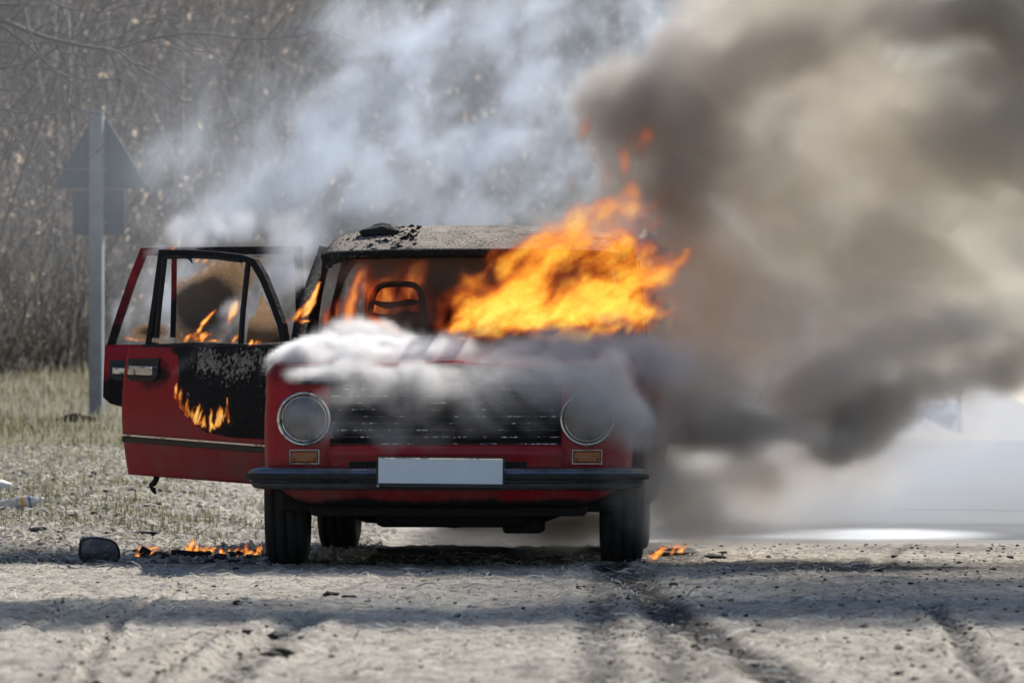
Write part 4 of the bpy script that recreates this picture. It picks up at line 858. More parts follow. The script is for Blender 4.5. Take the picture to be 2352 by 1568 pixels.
def fire_mat(name, stops, k, e):
    t = NT(name); d = t.attr('density'); c = t.ramp(d, stops); em = t.n('ShaderNodeEmission'); t.put(em, 'Color', c); t.put(em, 'Strength', t.math('MULTIPLY', d, k * e))
    ab = t.n('ShaderNodeVolumeAbsorption'); t.put(ab, 'Color', (0, 0, 0)); t.put(ab, 'Density', t.math('MULTIPLY', d, k)); ad = t.n('ShaderNodeAddShader'); t.put(ad, 0, em.outputs[0]); t.put(ad, 1, ab.outputs[0]); return t.vol(ad.outputs[0])
def warp(P, s, amp, seed, o=3):
    q = P * np.float32(s) + np.float32(seed)
    return P + np.stack([fbm(q, o), fbm(q + np.float32(19.1), o), fbm(q + np.float32(41.7), o)], -1) * np.float32(2 * amp) - np.float32(amp)
def puffs(P, B, ex=1.5):                                                   # B: (u, v, Y, ru, rv, ry, strength) -> summed soft ellipsoids
    E = np.zeros(P.shape[:-1], np.float32)
    for u, v, Y, ru, rv, ry, s in B:
        c = at(u, v, Y); k = (Y + CAMD) / FPX
        q = ((P[..., 0] - c[0]) / (ru * k)) ** 2 + ((P[..., 1] - c[1]) / ry) ** 2 + ((P[..., 2] - c[2]) / (rv * k)) ** 2
        E += s * np.clip(1 - q, 0, 1) ** ex
    return E
def sm01(a, b, x): t = np.clip((x - a) / (b - a), 0, 1); return t * t * (3 - 2 * t)

# 1 white steam pouring from the hood gap and rolling down over the grille
WHITE = [(900, 840, -.45, 110, 40, .25, .9), (800, 840, -.45, 100, 36, .25, .9), (650, 850, -.40, 50, 42, .22, 1.5), (690, 832, -.35, 70, 46, .28, 1.9), (760, 818, -.3, 90, 52, .32, 2.0), (850, 810, -.3, 100, 54, .34, 1.7), (940, 812, -.28, 100, 54, .34, 1.2), (1030, 815, -.25, 100, 50, .32, .6), (700, 842, -.66, 70, 24, .12, .7), (790, 846, -.68, 90, 28, .14, .55), (890, 848, -.70, 100, 36, .15, .45), (980, 850, -.70, 90, 40, .15, .3), (820, 770, -.1, 60, 22, .15, .4), (900, 765, -.05, 70, 20, .15, .35)]
GREY = [(1010, 840, -.45, 110, 42, .25, .8), (1130, 840, -.45, 120, 44, .25, .8), (1260, 838, -.45, 120, 46, .25, .8), (1380, 832, -.45, 110, 52, .25, .8), (960, 820, -.25, 90, 50, .3, .35), (1060, 818, -.22, 110, 52, .32, .55), (1170, 820, -.22, 115, 54, .32, .6), (1280, 815, -.2, 115, 60, .34, .6), (1380, 805, -.2, 110, 70, .34, .65), (1460, 820, -.15, 95, 90, .34, .7), (1540, 850, -.1, 90, 90, .3, .6), (1100, 775, .0, 80, 24, .14, .3), (1300, 765, .0, 90, 26, .14, .35), (1420, 750, .1, 80, 40, .16, .45),
        (890, 855, -.70, 100, 44, .16, .35), (1000, 852, -.70, 110, 48, .16, .5), (1110, 852, -.72, 110, 50, .16, .55), (1220, 852, -.72, 110, 52, .16, .55), (1330, 848, -.72, 110, 58, .18, .6), (1430, 850, -.70, 90, 75, .2, .65),
        (770, 905, -.76, 80, 50, .12, .34), (870, 905, -.78, 90, 60, .14, .5), (970, 910, -.78, 90, 65, .14, .45), (1080, 905, -.78, 90, 65, .14, .5), (1180, 910, -.78, 80, 65, .14, .45), (1280, 905, -.78, 90, 70, .15, .5), (1380, 920, -.78, 90, 90, .18, .6), (1455, 960, -.72, 75, 120, .2, 1.0), (1420, 1000, -.76, 70, 70, .12, .5), (1380, 940, -.8, 80, 80, .12, .5),
        (770, 985, -.76, 80, 50, .10, .28), (890, 980, -.76, 90, 50, .12, .4), (990, 985, -.76, 70, 40, .12, .28), (1110, 965, -.76, 80, 45, .1, .3), (695, 965, -.72, 75, 70, .06, .14), (1355, 985, -.76, 80, 65, .1, .34), (1230, 970, -.76, 60, 40, .1, .25)]
def steam_noise(P):
    a = P.copy(); a[..., 0] = P[..., 0] * .75 + P[..., 2] * .3; return fbm(warp(warp(a, 4., .14, 9., 3), 12., .05, 2., 3) * np.array([7, 9, 10], np.float32), 5, .68)
def f_white(P):
    q = warp(P, 4., .10, 3.); q = warp(q, 13., .035, 8., 3); E = puffs(q, WHITE, 1.8); n = steam_noise(P)
    return np.clip(E, 0, 2.) * (.22 + 1.9 * sm01(.33, .78, n + .06 * (E - .5)) ** 1.1) * (1 + .7 * sm01(-.62, -.5, P[..., 1]))
def f_grey(P):
    q = warp(P, 4., .10, 3.); q = warp(q, 13., .035, 8., 3); E = puffs(q, GREY, 1.9); n = steam_noise(P)
    return np.clip(E, 0, 1.1) * (.22 + 1.7 * sm01(.34, .80, n) ** 1.2)
volume('white_smoke', (-1.02, -1.0, .60), (.0, .25, 1.10), .015, f_white, smoke_mat('white_smoke', (.985, .98, .975), 26, .2))
tag(bpy.data.objects['white_smoke'], 'bright white smoke boiling out of the hood beside the opened door', 'smoke', kind='stuff')
volume('grey_smoke', (-.95, -1.08, .42), (.85, .3, 1.10), .017, f_grey, smoke_mat('grey_smoke', (.86, .845, .83), 17, .15))
tag(bpy.data.objects['grey_smoke'], 'torn grey smoke rolling over the hood edge and down over the grille', 'smoke', kind='stuff')

# 2 main brown-grey plume blown to the right and up
DARK = [(1620, 955, .05, 120, 80, .35, .35), (1710, 985, .1, 120, 75, .4, .4), (1840, 985, .2, 120, 75, .4, .4), (1960, 940, .25, 130, 75, .4, .4), (2080, 890, .3, 140, 70, .45, .4), (1380, 270, 1.2, 80, 130, .35, .5), (1440, 220, 1.2, 110, 130, .4, .8), (1540, 240, 1.2, 140, 140, .45, 1.0), (1640, 300, 1.2, 140, 130, .45, 1.0), (1560, 420, 1.2, 110, 130, .4, 1.0), (1700, 380, 1.2, 120, 100, .45, .9), (1580, 520, 1.2, 90, 90, .35, .7), (1680, 170, 1.2, 150, 110, .5, .7), (1560, 110, 1.2, 110, 80, .4, .5), (1800, 100, 1.2, 160, 90, .5, .5), (1960, 40, 1.1, 180, 110, .5, .6), (2120, 40, 1.0, 180, 110, .5, .8), (2280, 10, 1.0, 180, 110, .55, 1.4), (2400, 80, 1., 150, 120, .5, .9), (1430, 400, 1.25, 100, 110, .35, .35), (1350, 460, 1.3, 120, 70, .3, .25), (1250, 480, 1.35, 130, 50, .3, .2),
        (1500, 960, -.1, 90, 100, .3, .5), (1560, 1000, .0, 110, 75, .35, .8), (1650, 1010, .1, 120, 60, .4, .8), (1780, 985, .2, 130, 60, .45, .8), (1900, 975, .25, 130, 65, .45, .8), (2020, 915, .3, 140, 65, .45, .7), (2150, 870, .3, 150, 60, .45, .65), (2300, 830, .3, 160, 60, .45, .7), (2440, 790, .3, 150, 70, .45, .7), (1490, 1080, .1, 60, 90, .25, .6), (1470, 930, -.62, 60, 80, .16, .55), (1500, 1000, -.45, 60, 80, .2, .7), (1460, 1050, -.6, 45, 60, .12, .35), (1590, 930, -.2, 100, 80, .3, .5)]
BEIGE = [(1680, 930, .2, 120, 80, .4, .5), (1800, 930, .3, 140, 80, .45, .5), (1950, 880, .3, 140, 80, .45, .5), (2010, 800, -.05, 48, 36, .13, 1.3), (2080, 785, -.05, 52, 40, .13, 1.5), (2130, 812, -.05, 46, 34, .13, 1.3), (2235, 755, -.05, 36, 62, .13, 1.4), (2275, 775, -.05, 30, 46, .12, 1.1), (2100, 850, -.05, 40, 26, .12, 1.), (1970, 850, -.0, 50, 34, .13, 1.), (2330, 380, 1.0, 240, 230, .6, .5), (1510, 880, .2, 120, 100, .4, .8), (1600, 880, .35, 140, 110, .45, .8), (1740, 870, .4, 160, 110, .5, .55), (1900, 860, .4, 170, 110, .55, .5), (2060, 810, .4, 180, 100, .55, .6), (2220, 760, .4, 180, 100, .55, .6), (2400, 720, .4, 190, 120, .55, .5),
         (1580, 790, .9, 170, 130, .5, .8), (1720, 760, .8, 200, 150, .6, .75), (1600, 680, 1.2, 150, 130, .4, .7), (1540, 880, .9, 120, 120, .4, .6), (1900, 720, .8, 210, 160, .65, .45), (2100, 680, .8, 220, 170, .65, .36), (2320, 640, .8, 240, 190, .65, .28), (1650, 640, 1.1, 180, 150, .5, .5), (1800, 580, 1.0, 220, 180, .6, .5), (2000, 540, 1.0, 240, 190, .65, .42), (2200, 480, 1.0, 240, 200, .65, .34), (2400, 440, 1.0, 260, 220, .65, .42), (1560, 700, .2, 90, 70, .25, .25),
         (1780, 420, 1.1, 180, 150, .55, .5), (1900, 300, 1.1, 210, 180, .6, .55), (2080, 300, 1.1, 230, 190, .6, .6), (2270, 260, 1.0, 240, 200, .6, .75), (2460, 230, 1.0, 260, 260, .6, .75), (1850, 130, 1.15, 200, 150, .6, .5), (2050, 130, 1.1, 210, 150, .6, .5), (2250, 110, 1.1, 210, 150, .6, .5), (1700, 20, 1.2, 180, 120, .5, .4), (1950, -80, 1.1, 280, 130, .6, .6), (2300, -120, 1., 320, 140, .6, .7), (1950, 400, 1.45, 520, 420, .35, .22), (2200, 700, 1.3, 420, 260, .4, .22)]
def plume_noise(P, sc_, seed):
    a = P.copy(); a[..., 0] = P[..., 0] * .8 + P[..., 2] * .3; a = warp(warp(a, 1.8, .25, seed, 2), 5.5, .09, seed + 3, 3)
    n = fbm(a * np.float32(sc_), 5, .68); b = 1 - np.abs(2 * fbm(a * np.float32(sc_ * 1.3) + np.float32(9.), 4, .5) - 1); return n, b
def f_dark(P):
    q = warp(P, 1.7, .17, 5.); q = warp(q, 6., .07, 8., 3); E = puffs(q, DARK); n, b = plume_noise(P, 3.2, 1.)
    return np.clip(E, 0, 1.5) * (.22 + 1.7 * sm01(.33, .68, n) * (.55 + .6 * b))
def f_beige(P):
    q = warp(P, 1.7, .17, 25.); q = warp(q, 6., .07, 18., 3); E = puffs(q, BEIGE); n, b = plume_noise(P, 3.0, 11.)
    return np.clip(E, 0, 1.4) * (.28 + 1.5 * sm01(.34, .68, n) * (.5 + .7 * b))
volume('dark_smoke', (.02, -.45, .22), (2.85, 1.9, 2.95), .028, f_dark, smoke_mat('dark_smoke', (.70, .66, .61), 10.0, .1))
tag(bpy.data.objects['dark_smoke'], 'dark grey smoke streaming up over the flames and low along the plume', 'smoke', kind='stuff')
volume('beige_smoke', (.12, -.4, .4), (3.0, 2.0, 2.95), .032, f_beige, smoke_mat('beige_smoke', (.925, .872, .79), 7.5, .12))
tag(bpy.data.objects['beige_smoke'], 'broad beige smoke cloud blown away from the car over the road', 'smoke', kind='stuff')

# 3 the same plume going on above the picture; it shades the ground before the car
def f_high(P):
    E = np.zeros(P.shape[:-1], np.float32); q = warp(P, .5, .5, 2.)
    for x, y, z, rx, ry, rz, s in ((2.6, 1.0, 2.9, 1.5, .8, 1.0, .5), (3.2, 1.1, 4.2, 1.6, .9, 1.2, .7), (2.6, 1.2, 6.2, 2.2, 1.0, .95, 1.), (4.6, 1.2, 5.8, 2.2, 1.0, 1.3, 1.), (1.8, 1.3, 6.7, 1.5, .9, .6, .8), (5.0, 1.2, 6.2, 2.4, 1., 1.5, 1.), (4.6, 1., 3.4, 2., 1., 1.6, .7)):
        E += s * np.clip(1 - ((q[..., 0] - x) / rx) ** 2 - ((q[..., 1] - y) / ry) ** 2 - ((q[..., 2] - z) / rz) ** 2, 0, 1)
    return E * sm01(2.45, 3.0, P[..., 2]) * (.3 + 1.2 * sm01(.35, .65, fbm(P * np.float32(.9), 4)))
volume('high_smoke', (-3, -.3, 2.4), (6.6, 2.6, 7.8), .13, f_high, smoke_mat('high_smoke', (.86, .80, .72), 1.3, .35))
tag(bpy.data.objects['high_smoke'], 'upper part of the brown plume drifting above the picture', 'smoke', kind='stuff')

# 4 thin blue-white smoke rising from roof and doors
THIN = [(560, 300, 3., 320, 260, .7, .14), (420, 420, 2.9, 200, 140, .6, .2), (600, 380, 3., 240, 170, .7, .3), (850, 300, 3., 380, 300, .7, .4), (1150, 250, 3., 380, 330, .7, .4), (500, 250, 3.1, 250, 250, .6, .05), (360, 545, 2.5, 60, 50, .35, 1.1), (430, 520, 2.5, 90, 55, .4, 1.), (530, 480, 2.6, 120, 70, .5, .9), (650, 430, 2.7, 140, 90, .6, .9), (700, 520, 2.5, 120, 60, .5, 1.), (780, 350, 2.8, 150, 120, .7, .9), (900, 460, 2.6, 190, 80, .6, .9), (930, 260, 2.9, 180, 150, .7, .8), (1080, 130, 3., 220, 170, .8, .75), (1120, 340, 2.8, 220, 140, .7, .9), (1100, 480, 2.5, 220, 70, .6, .9), (1300, 380, 2.6, 180, 150, .6, .8), (1300, 180, 2.8, 200, 180, .7, .7), (860, 80, 3.1, 190, 150, .8, .55), (1200, -30, 3., 350, 150, .8, .7), (1480, 60, 2.8, 200, 150, .7, .7), (1450, 500, 2.4, 160, 90, .5, .6),
        (330, 690, 2.7, 95, 130, .4, 1.2), (440, 680, 2.7, 110, 120, .4, .9), (560, 690, 2.6, 110, 120, .4, .8), (650, 680, 2.6, 90, 130, .4, .9), (300, 760, 2.6, 80, 80, .3, .8)]
def f_thin(P):
    q = warp(P, 1.5, .16, 15.); E = puffs(q, THIN)
    a = P.copy(); a[..., 0] = P[..., 0] - P[..., 2] * .35; n = fbm(warp(warp(a * np.array([1.2, 1, 1.], np.float32), 2.5, .2, 4., 3), 8., .06, 1., 3) * np.float32(5.5), 5, .68)
    return np.clip(E, 0, 1.3) * (.08 + 2.8 * sm01(.40, .76, n) ** 1.3)
volume('thin_smoke', (-2.4, 1.75, .78), (1.35, 4.0, 2.95), .03, f_thin, smoke_mat('thin_smoke', (.84, .91, 1.), 1.6, .15))
tag(bpy.data.objects['thin_smoke'], 'thin bluish smoke rising behind the roof and the opened doors', 'smoke', kind='stuff')

# smoke curling between the doors and off the scorched skin
def strokes(P, S, wob, fr, seed):
    q = warp(P, fr, wob, seed, 3); D = np.zeros(P.shape[:-1], np.float32)
    for s_ in S:
        for a, b in zip(s_[:-1], s_[1:]):
            a_, b_ = np.array(a[:3], np.float32), np.array(b[:3], np.float32); d = b_ - a_; t_ = np.clip(((q - a_) @ d) / (d @ d + 1e-9), 0, 1); rr = a[3] + (b[3] - a[3]) * t_
            D = np.maximum(D, (a[4] + (b[4] - a[4]) * t_) * np.clip(1 - np.linalg.norm(q - a_ - t_[..., None] * d, axis=-1) / rr, 0, 1))
    return D
A5 = lambda u, v, Y, r, d: (*at(u, v, Y), r, d)
DW = [[A5(425, 835, .78, .012, .9), A5(470, 790, .85, .03, .8), A5(520, 740, .95, .05, .7), A5(580, 690, 1.1, .07, .6), A5(640, 620, 1.25, .10, .5), A5(700, 560, 1.4, .12, .3)], [A5(590, 760, 1.0, .05, .5), A5(640, 680, 1.15, .09, .6), A5(680, 600, 1.3, .12, .5), A5(660, 540, 1.4, .14, .3)],
      [A5(395, 880, .95, .01, .5), A5(405, 850, .95, .016, .6), A5(425, 815, .95, .02, .4)], [A5(345, 575, 1.2, .03, .5), A5(380, 545, 1.3, .06, .6), A5(450, 500, 1.5, .10, .4)], [A5(420, 575, 1.15, .03, .4), A5(480, 540, 1.3, .07, .5), A5(560, 500, 1.5, .12, .4)]]
def f_dw(P): return strokes(P, DW, .05, 6., 3.) * (.1 + 1.6 * sm01(.36, .7, fbm(warp(P, 6., .06, 2., 2) * np.float32(11.), 4, .6)))
volume('door_smoke', (-1.75, .6, .72), (-.72, 1.72, 1.52), .017, f_dw, smoke_mat('door_smoke', (.93, .95, 1.), 16., .2))
tag(bpy.data.objects['door_smoke'], 'wisps of smoke curling between the opened doors', 'smoke', kind='stuff')

# 5 faint drifting veil over the verge and the road
def f_veil(P):
    X, Y, Z = P[..., 0], P[..., 1], P[..., 2]
    e = sm01(-3.6, -2.2, X) * .085 * sm01(.8, 1.9, Z) * (1 - sm01(.2, 1.6, X)) + .32 * sm01(.6, 1.6, X) * (1 - sm01(.25, 1.9, Z)) + .18 * sm01(.6, 1.8, X)
    return e * (.4 + 1.1 * sm01(.3, .7, fbm(warp(P, .8, .3, 6., 2) * np.float32(1.1), 4)))
volume('drifting_smoke', (-4.2, 3.8, .0), (5.2, 9.0, 4.0), .11, f_veil, smoke_mat('drifting_smoke', (.80, .85, .93), .30, .2))
tag(bpy.data.objects['drifting_smoke'], 'faint veil of smoke hanging over the verge and the road behind', 'smoke', kind='stuff')
# 6 dusty smoke low beside and under the car
LOW = [(1500, 1110, -.3, 75, 130, .22, .8), (1455, 1090, -.74, 60, 120, .12, .35), (1490, 1210, -.2, 80, 70, .2, .7), (1580, 1150, .0, 120, 110, .3, .5), (1640, 1060, .2, 150, 90, .4, .5), (1800, 1060, .4, 170, 90, .5, .4), (1960, 1020, .5, 170, 90, .5, .3), (2120, 990, .6, 170, 90, .5, .22), (1530, 1090, .3, 80, 130, .3, .9), (1560, 1200, .2, 110, 90, .35, .6), (1680, 1130, .4, 150, 120, .5, .45), (1820, 1120, .6, 170, 120, .6, .38), (1950, 1080, .8, 180, 110, .6, .3), (1650, 1230, .2, 170, 50, .4, .5), (1850, 1235, .3, 170, 35, .4, .35), (1250, 1200, .5, 200, 70, .4, 1.0), (1080, 1195, .5, 120, 70, .4, .8), (1350, 1210, .4, 110, 60, .3, .8), (1430, 1130, .0, 70, 120, .2, .4)]
def f_low(P):
    return puffs(warp(P, 2.5, .12, 33.), LOW) * (.3 + 1.3 * sm01(.35, .68, fbm(P * np.float32(4.), 4)))
volume('low_smoke', (-.75, -.9, .02), (2.3, 1.6, .80), .034, f_low, smoke_mat('low_smoke', (.93, .885, .82), 6.0, .25))
tag(bpy.data.objects['low_smoke'], 'dusty smoke creeping low beside and under the car', 'smoke', kind='stuff')

# fire: streaky tongues leaning with the wind; hotter where denser
FIRE = [(0., (.14, .016, .005)), (.16, (.48, .075, .012)), (.36, (.82, .22, .022)), (.62, (.96, .38, .035)), (.85, (1., .60, .07)), (1., (1., .75, .14))]
FM = fire_mat('flame', FIRE, 12., 1.15); FM.cycles.volume_step_rate = .6
FD = fire_mat('red_flame', [(0., (.06, .006, .003)), (.3, (.30, .035, .012)), (.7, (.62, .12, .02)), (1., (.9, .32, .05))], 12., 1.0)
def flame_noise(P, flow, s_along, s_across, seed, amp=.06):
    f = Vector(flow).normalized(); a = f.cross(Vector((0, 1, 0))).normalized(); b = f.cross(a)
    q = warp(P, 5., amp, seed, 3); Q = np.stack([q @ np.array(f, np.float32) * np.float32(s_along), q @ np.array(a, np.float32) * np.float32(s_across), q @ np.array(b, np.float32) * np.float32(s_across)], -1)
    n = fbm(Q + np.float32(seed), 4, .6); return n, 1 - np.abs(2 * n - 1)
MAIN = [(1000, 752, .3, 50, 26, .1, .7), (1040, 670, .5, 40, 50, .12, .45), (1500, 660, .5, 80, 60, .16, .6), (1440, 600, .55, 70, 60, .16, .6), (1330, 630, .6, 100, 60, .2, .85), (1230, 640, .6, 90, 60, .2, .7), (1030, 745, .35, 60, 34, .12, 1.0), (1060, 700, .4, 60, 50, .14, .8), (1080, 640, .5, 50, 60, .14, .6), (1090, 715, .45, 90, 60, .2, .9), (1170, 700, .5, 110, 75, .24, 1.2), (1260, 690, .55, 120, 85, .26, 1.35), (1350, 700, .55, 110, 75, .26, 1.3), (1430, 700, .55, 90, 70, .22, 1.1), (1120, 640, .6, 80, 70, .18, .8), (1130, 570, .7, 70, 50, .14, .7), (1210, 590, .7, 110, 80, .2, .8), (1300, 580, .7, 130, 90, .24, .85), (1400, 570, .7, 110, 90, .22, .8), (1470, 620, .65, 110, 80, .2, .75), (1560, 600, .65, 85, 50, .16, .6), (1410, 500, .75, 60, 75, .14, .5), (1440, 440, .8, 38, 60, .1, .42), (1350, 510, .75, 50, 50, .1, .4), (1200, 560, .8, 90, 50, .14, .45), (1300, 540, .8, 90, 55, .14, .5), (1480, 540, .75, 70, 60, .14, .5), (1460, 400, .85, 26, 45, .08, .35), (1600, 590, .65, 60, 30, .12, .45), (1540, 650, .6, 70, 45, .14, .5), (1400, 750, .3, 60, 40, .12, .9), (1330, 752, .25, 90, 34, .12, .8), (1200, 762, .2, 120, 24, .1, .75), (1090, 768, .2, 100, 18, .08, .7), (1480, 720, .4, 60, 50, .14, .7), (1390, 470, .8, 45, 60, .1, .55), (1455, 470, .8, 45, 70, .1, .6), (1500, 480, .8, 40, 50, .1, .45), (1330, 490, .8, 40, 50, .1, .5), (1260, 520, .8, 45, 40, .1, .45)]
def filaments(P, q, S):
    lo, hi = P[0, 0, 0], P[-1, -1, -1]; n = np.array(P.shape[:3]); D = np.zeros(P.shape[:3], np.float32)
    for st_ in S:
        A = np.array(st_); i0 = np.clip(((A[:, :3].min(0) - .07 - lo) / (hi - lo) * (n - 1)).astype(int), 0, n - 1); i1 = np.clip(((A[:, :3].max(0) + .07 - lo) / (hi - lo) * (n - 1)).astype(int) + 1, 1, n)
        sl_ = tuple(slice(a, b) for a, b in zip(i0, i1)); qq = q[sl_]
        if qq.size == 0: continue
        for a, b in zip(A[:-1].astype(np.float32), A[1:].astype(np.float32)):
            d = b[:3] - a[:3]; t_ = np.clip(((qq - a[:3]) @ d) / (d @ d + 1e-9), 0, 1); rr = a[3] + (b[3] - a[3]) * t_
            D[sl_] = np.maximum(D[sl_], (a[4] + (b[4] - a[4]) * t_) * np.clip(1 - np.linalg.norm(qq - a[:3] - t_[..., None] * d, axis=-1) / rr, 0, 1))
    return D
fr_ = random.Random(17); FIL = []
for k in range(190):
    g_ = fr_.random(); u = 1060 + 480 * fr_.random(); top = np.interp(u, [1040, 1100, 1200, 1300, 1400, 1460, 1520, 1580], [740, 620, 560, 530, 500, 470, 540, 600]); v = top + (755 - top) * fr_.random() ** 1.3
    Yf = .35 + .4 * fr_.random(); ln = fr_.uniform(30, 110); ang = math.radians(np.interp(u, [1050, 1250, 1450, 1560], [38, 48, 42, 14]) + fr_.uniform(-16, 16)); cu = fr_.uniform(-14, 14)
    pts_ = [(u, v), (u + math.cos(ang) * ln * .5 + cu * .4, v - math.sin(ang) * ln * .5 - abs(cu) * .3), (u + math.cos(ang) * ln, v - math.sin(ang) * ln)]
    ht = .55 if v > 660 else .34; FIL.append([(*at(*p, Yf), r, ht * h) for p, r, h in zip(pts_, (.020, .014, .004), (1., .85, .4))])
def f_main(P):
    q = warp(P, 4.5, .08, 12.); q = warp(q, 14., .03, 2., 2); n, r = flame_noise(P, (.8, 0, .7), 4.2, 12., 4., .10)
    E = puffs(q + np.array([.0, 0, 0], np.float32), MAIN)
    n2_, r2 = flame_noise(P, (.8, 0, .6), 8., 30., 21., .06)
    n5, r5 = flame_noise(P, (1., 0, .5), 9., 70., 33., .03)
    hot = sm01(1.22, .98, P[..., 2])
    T = np.clip(E, 0, 1.15) * (.10 + .95 * sm01(.33, .68, n) + .34 * (r2 - .55) + .22 * (r5 - .55)) * (.72 + .30 * hot)
    FL = filaments(P, warp(P, 9., .035, 50., 2), FIL)
    return np.clip(np.clip((T - .16) / .84, 0, .72) * .92 + FL * (.55 + .6 * hot) + .45 * hot * sm01(.80, 1., r2) * sm01(.35, .8, T) + .25 * sm01(.86, 1., r5) * sm01(.3, .7, T), 0, 1.)
volume('windscreen_fire', (-.34, -.02, .85), (.98, 1.1, 1.75), .0115, f_main, FM)
tag(bpy.data.objects['windscreen_fire'], 'tall orange and yellow flames leaping from the windscreen opening', 'fire', kind='stuff')
WISP = [(1345, 300, .80, 28, 48, .08, .6), (1470, 325, .80, 32, 42, .08, .55), (1435, 375, .75, 26, 62, .08, .7), (1390, 410, .75, 22, 42, .06, .5), (1500, 300, .8, 26, 32, .07, .5), (1310, 410, .75, 22, 36, .06, .4)]
def f_wisp(P):
    n, r = flame_noise(P, (.5, 0, 1.), 3., 12., 2., .08); return puffs(warp(P, 4., .05, 7.), WISP) * sm01(.35, .62, n) * .8
volume('flame_wisps', (.12, .58, 1.42), (.75, 1.0, 1.95), .014, f_wisp, fire_mat('wisp', [(0., (.12, .015, .006)), (.4, (.55, .12, .03)), (1., (.9, .27, .05))], 16., .9))
tag(bpy.data.objects['flame_wisps'], 'torn red wisps of flame high in the dark smoke', 'fire', kind='stuff')
INNER = [(800, 720, 1.35, 40, 60, .12, .9), (825, 650, 1.4, 40, 80, .14, .9), (840, 740, 1.3, 45, 35, .1, .9), (900, 690, 1.95, 70, 80, .2, .9), (930, 640, 2., 70, 60, .2, .7), (990, 700, 1.9, 60, 70, .2, .7), (900, 750, 1.2, 60, 18, .08, .8), (770, 740, 1.2, 25, 50, .08, .6), (1150, 680, 1.9, 150, 70, .2, .4), (1300, 680, 1.9, 120, 70, .2, .4), (870, 765, 1.1, 40, 12, .06, .9)]
def f_inner(P):
    n, r = flame_noise(P, (.25, 0, 1.), 3.5, 15., 31., .08); m_, r2 = flame_noise(P, (.3, 0, 1.), 6., 34., 3., .04)
    return np.clip(puffs(warp(P, 4., .07, 3.), INNER) * (.02 + 1.45 * sm01(.42, .68, n)) * (.45 + .8 * sm01(.5, .95, r2)) * 1.15 - .05, 0, 1)
volume('cabin_fire', (-.86, .95, .85), (.5, 2.3, 1.38), .0135, f_inner, FD)
tag(bpy.data.objects['cabin_fire'], 'dull red flames filling the cabin around the bare seat frame', 'fire', kind='stuff')
CABS = [(780, 620, 1.25, 60, 60, .2, .5), (880, 600, 1.4, 100, 60, .3, .8), (1000, 620, 1.4, 110, 90, .3, .9), (1100, 640, 1.4, 120, 100, .3, .8), (930, 720, 1.35, 110, 60, .25, .4), (1250, 620, 1.5, 160, 90, .3, .7)]
def f_cab(P): return puffs(warp(P, 4., .08, 13.), CABS) * (.2 + 1.5 * sm01(.36, .68, fbm(P * np.float32(7.), 4)))
volume('cabin_smoke', (-.84, 1.0, .85), (.5, 1.95, 1.36), .022, f_cab, smoke_mat('cabin_smoke', (.52, .46, .44), 7., .1))
tag(bpy.data.objects['cabin_smoke'], 'dark smoke trapped under the roof inside the cabin', 'smoke', kind='stuff')
def tongues(name, label, strokes, vox, m, flow=(.25, 0, 1.), wob=.02, sc_=40., base=.1):
    """small flames: each stroke is a chain of (x, y, z, radius) leaning tongues"""
    A = np.array([p for s in strokes for p in s]); pad = .05; lo = A[:, :3].min(0) - pad; hi = A[:, :3].max(0) + pad
    def fn(P):
        q = warp(P, 14., wob, 5., 2); D = np.zeros(P.shape[:-1], np.float32)
        for s in strokes:
            for a, b in zip(s[:-1], s[1:]):
                a_, b_ = np.array(a[:3], np.float32), np.array(b[:3], np.float32); d = b_ - a_; t = np.clip(((q - a_) @ d) / (d @ d + 1e-9), 0, 1); rr = a[3] + (b[3] - a[3]) * t
                D = np.maximum(D, np.clip(1 - np.linalg.norm(q - a_ - t[..., None] * d, axis=-1) / rr, 0, 1))
        n, r = flame_noise(P, flow, 10., sc_, 6., .02); return np.clip((D * 1.5) ** .9 * (base + 1.2 * sm01(.3, .65, n)), 0, 1)
    o = volume(name, lo, hi, vox, fn, m); tag(o, label, 'fire', kind='stuff'); return o
def W(p): return CM @ Vector(p)
def dpt(D, u, v, n, r): s, z = D.sz(u, v); q = W(D.p(s, z, bulge(z) + n)); return (q.x, q.y, q.z, r)
rnd = random.Random(3)
FS = fire_mat('small_flame', [(0., (.25, .03, .006)), (.25, (.8, .17, .02)), (.55, (1., .42, .05)), (1., (1., .75, .25))], 60., 1.25)
arc = [(427, 905), (432, 925), (445, 940), (460, 952), (470, 965), (480, 975), (490, 981), (502, 984), (512, 980), (522, 978), (532, 965), (540, 950), (546, 968)]
st = []
for k, (u, v) in enumerate(catmull(arc, 3)):
    if rnd.random() < .22: continue
    ln = rnd.uniform(8, 44) if u < 515 else rnd.uniform(10, 52); dx = rnd.uniform(-4, 12); v += rnd.uniform(-5, 5)
    st.append([dpt(D1, u, v, .012, .009), dpt(D1, u + dx * .5, v - ln * .5, .016, .008), dpt(D1, u + dx, v - ln, .018, .002)])
tongues('door_skin_fire', 'curved line of small flames eating the red skin of the front door', st, .0055, FS, wob=.012)
st = []
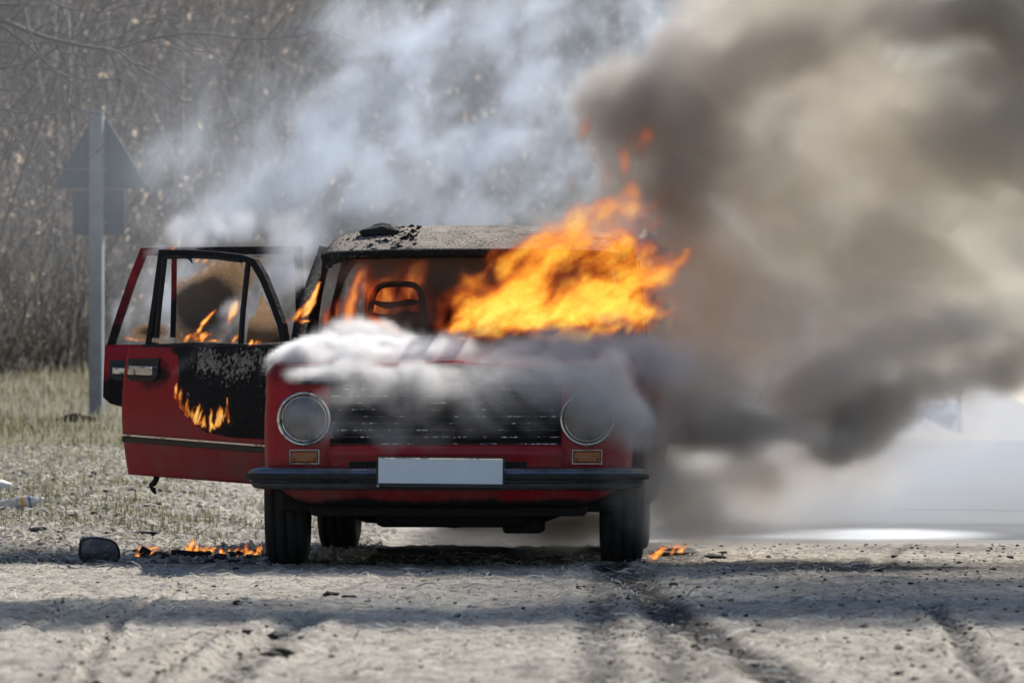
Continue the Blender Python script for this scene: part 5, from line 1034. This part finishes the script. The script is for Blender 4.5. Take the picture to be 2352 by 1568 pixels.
for u, v, ln, dx, r, n in ((418, 782, 18, 30, .012, -.02), (440, 780, 22, 30, .014, -.02), (455, 778, 16, 24, .012, -.02), (405, 755, 40, 30, .010, -.12), (415, 740, 35, 35, .012, -.12), (440, 745, 60, 14, .014, -.2), (450, 715, 30, 12, .018, -.2), (480, 785, 8, 20, .008, 0.), (530, 786, 10, 10, .008, 0.), (575, 792, 14, 6, .012, .0), (586, 790, 10, 8, .010, .0), (596, 787, 6, 8, .006, 0.), (400, 590, 10, -2, .006, 0.), (445, 597, 8, 12, .007, 0.), (462, 598, 7, 10, .006, 0.), (388, 578, 8, 3, .007, 0.)):
    st.append([dpt(D1, u, v, n, r), dpt(D1, u + dx * .5, v - ln * .5, n, r * .9), dpt(D1, u + dx, v - ln, n, .002)])
tongues('door_window_fire', 'small orange flames along the window ledge of the front door', st, .007, FS, (.8, 0, 1.), .02)
st = [[dpt(D2, 292 + k * 8, 780 - rnd.random() * 3, .03, .006), dpt(D2, 304 + k * 8, 775 - rnd.random() * 6, .03, .002)] for k in range(9)]
tongues('rear_door_fire', 'thin line of flame along the sill of the rear door glass', st, .006, FS)
A_ = lambda u, v, Y, r: (*at(u, v, Y), r)
st = [[A_(655, 742, .62, .010), A_(680, 735, .62, .016), A_(698, 712, .62, .018), A_(712, 690, .64, .018), A_(722, 668, .66, .015), A_(735, 645, .7, .004)], [A_(690, 740, .6, .012), A_(705, 736, .6, .008), A_(712, 732, .6, .002)], [A_(664, 760, .6, .006), A_(666, 752, .6, .002)], [A_(695, 728, .62, .012), A_(716, 700, .64, .010), A_(728, 660, .68, .003)]]
tongues('mirror_stub_fire', 'slanting flame on the mirror stub beside the windscreen pillar', st, .0065, FS, (.6, 0, 1.), .02)
st = []
for k in range(46):
    u = rnd.uniform(312, 612); v = 1283 - rnd.random() * 6; X, Y = ground_px(u, v); h = rnd.uniform(.008, .03) * (1 + (1.2 if 430 < u < 520 else 0) + (.8 if u > 560 else 0)); z = gz(X, Y) + .008; dx = rnd.uniform(.0, .05)
    if 350 < u < 420 and rnd.random() < .7: continue
    st.append([(X, Y, z, .012), (X + dx * .5, Y, z + h * .6, .009), (X + dx, Y, z + h, .002)])
tongues('ground_fire', 'low flames along the melted trim between side mirror and wheel', st, .0085, FS, (.8, 0, 1.), .02)
st = []
for k in range(14):
    u = rnd.uniform(1492, 1590); v = rnd.uniform(1268, 1285) - (u - 1490) * .2; X, Y = ground_px(u, v + 14); z = CAMZ - (v - HY) * (Y + CAMD) / FPX; st.append([(X, Y, z, .010), (X + .02, Y, z + .02, .008), (X + .05, Y, z + .045 * rnd.random() + .01, .002)])
tongues('roadside_fire', 'small pale flames in the smouldering heap beside the other front wheel', st, .008, FS, (.8, 0, 1.), .02)
#@@END
print('script seconds', time.time() - T0)
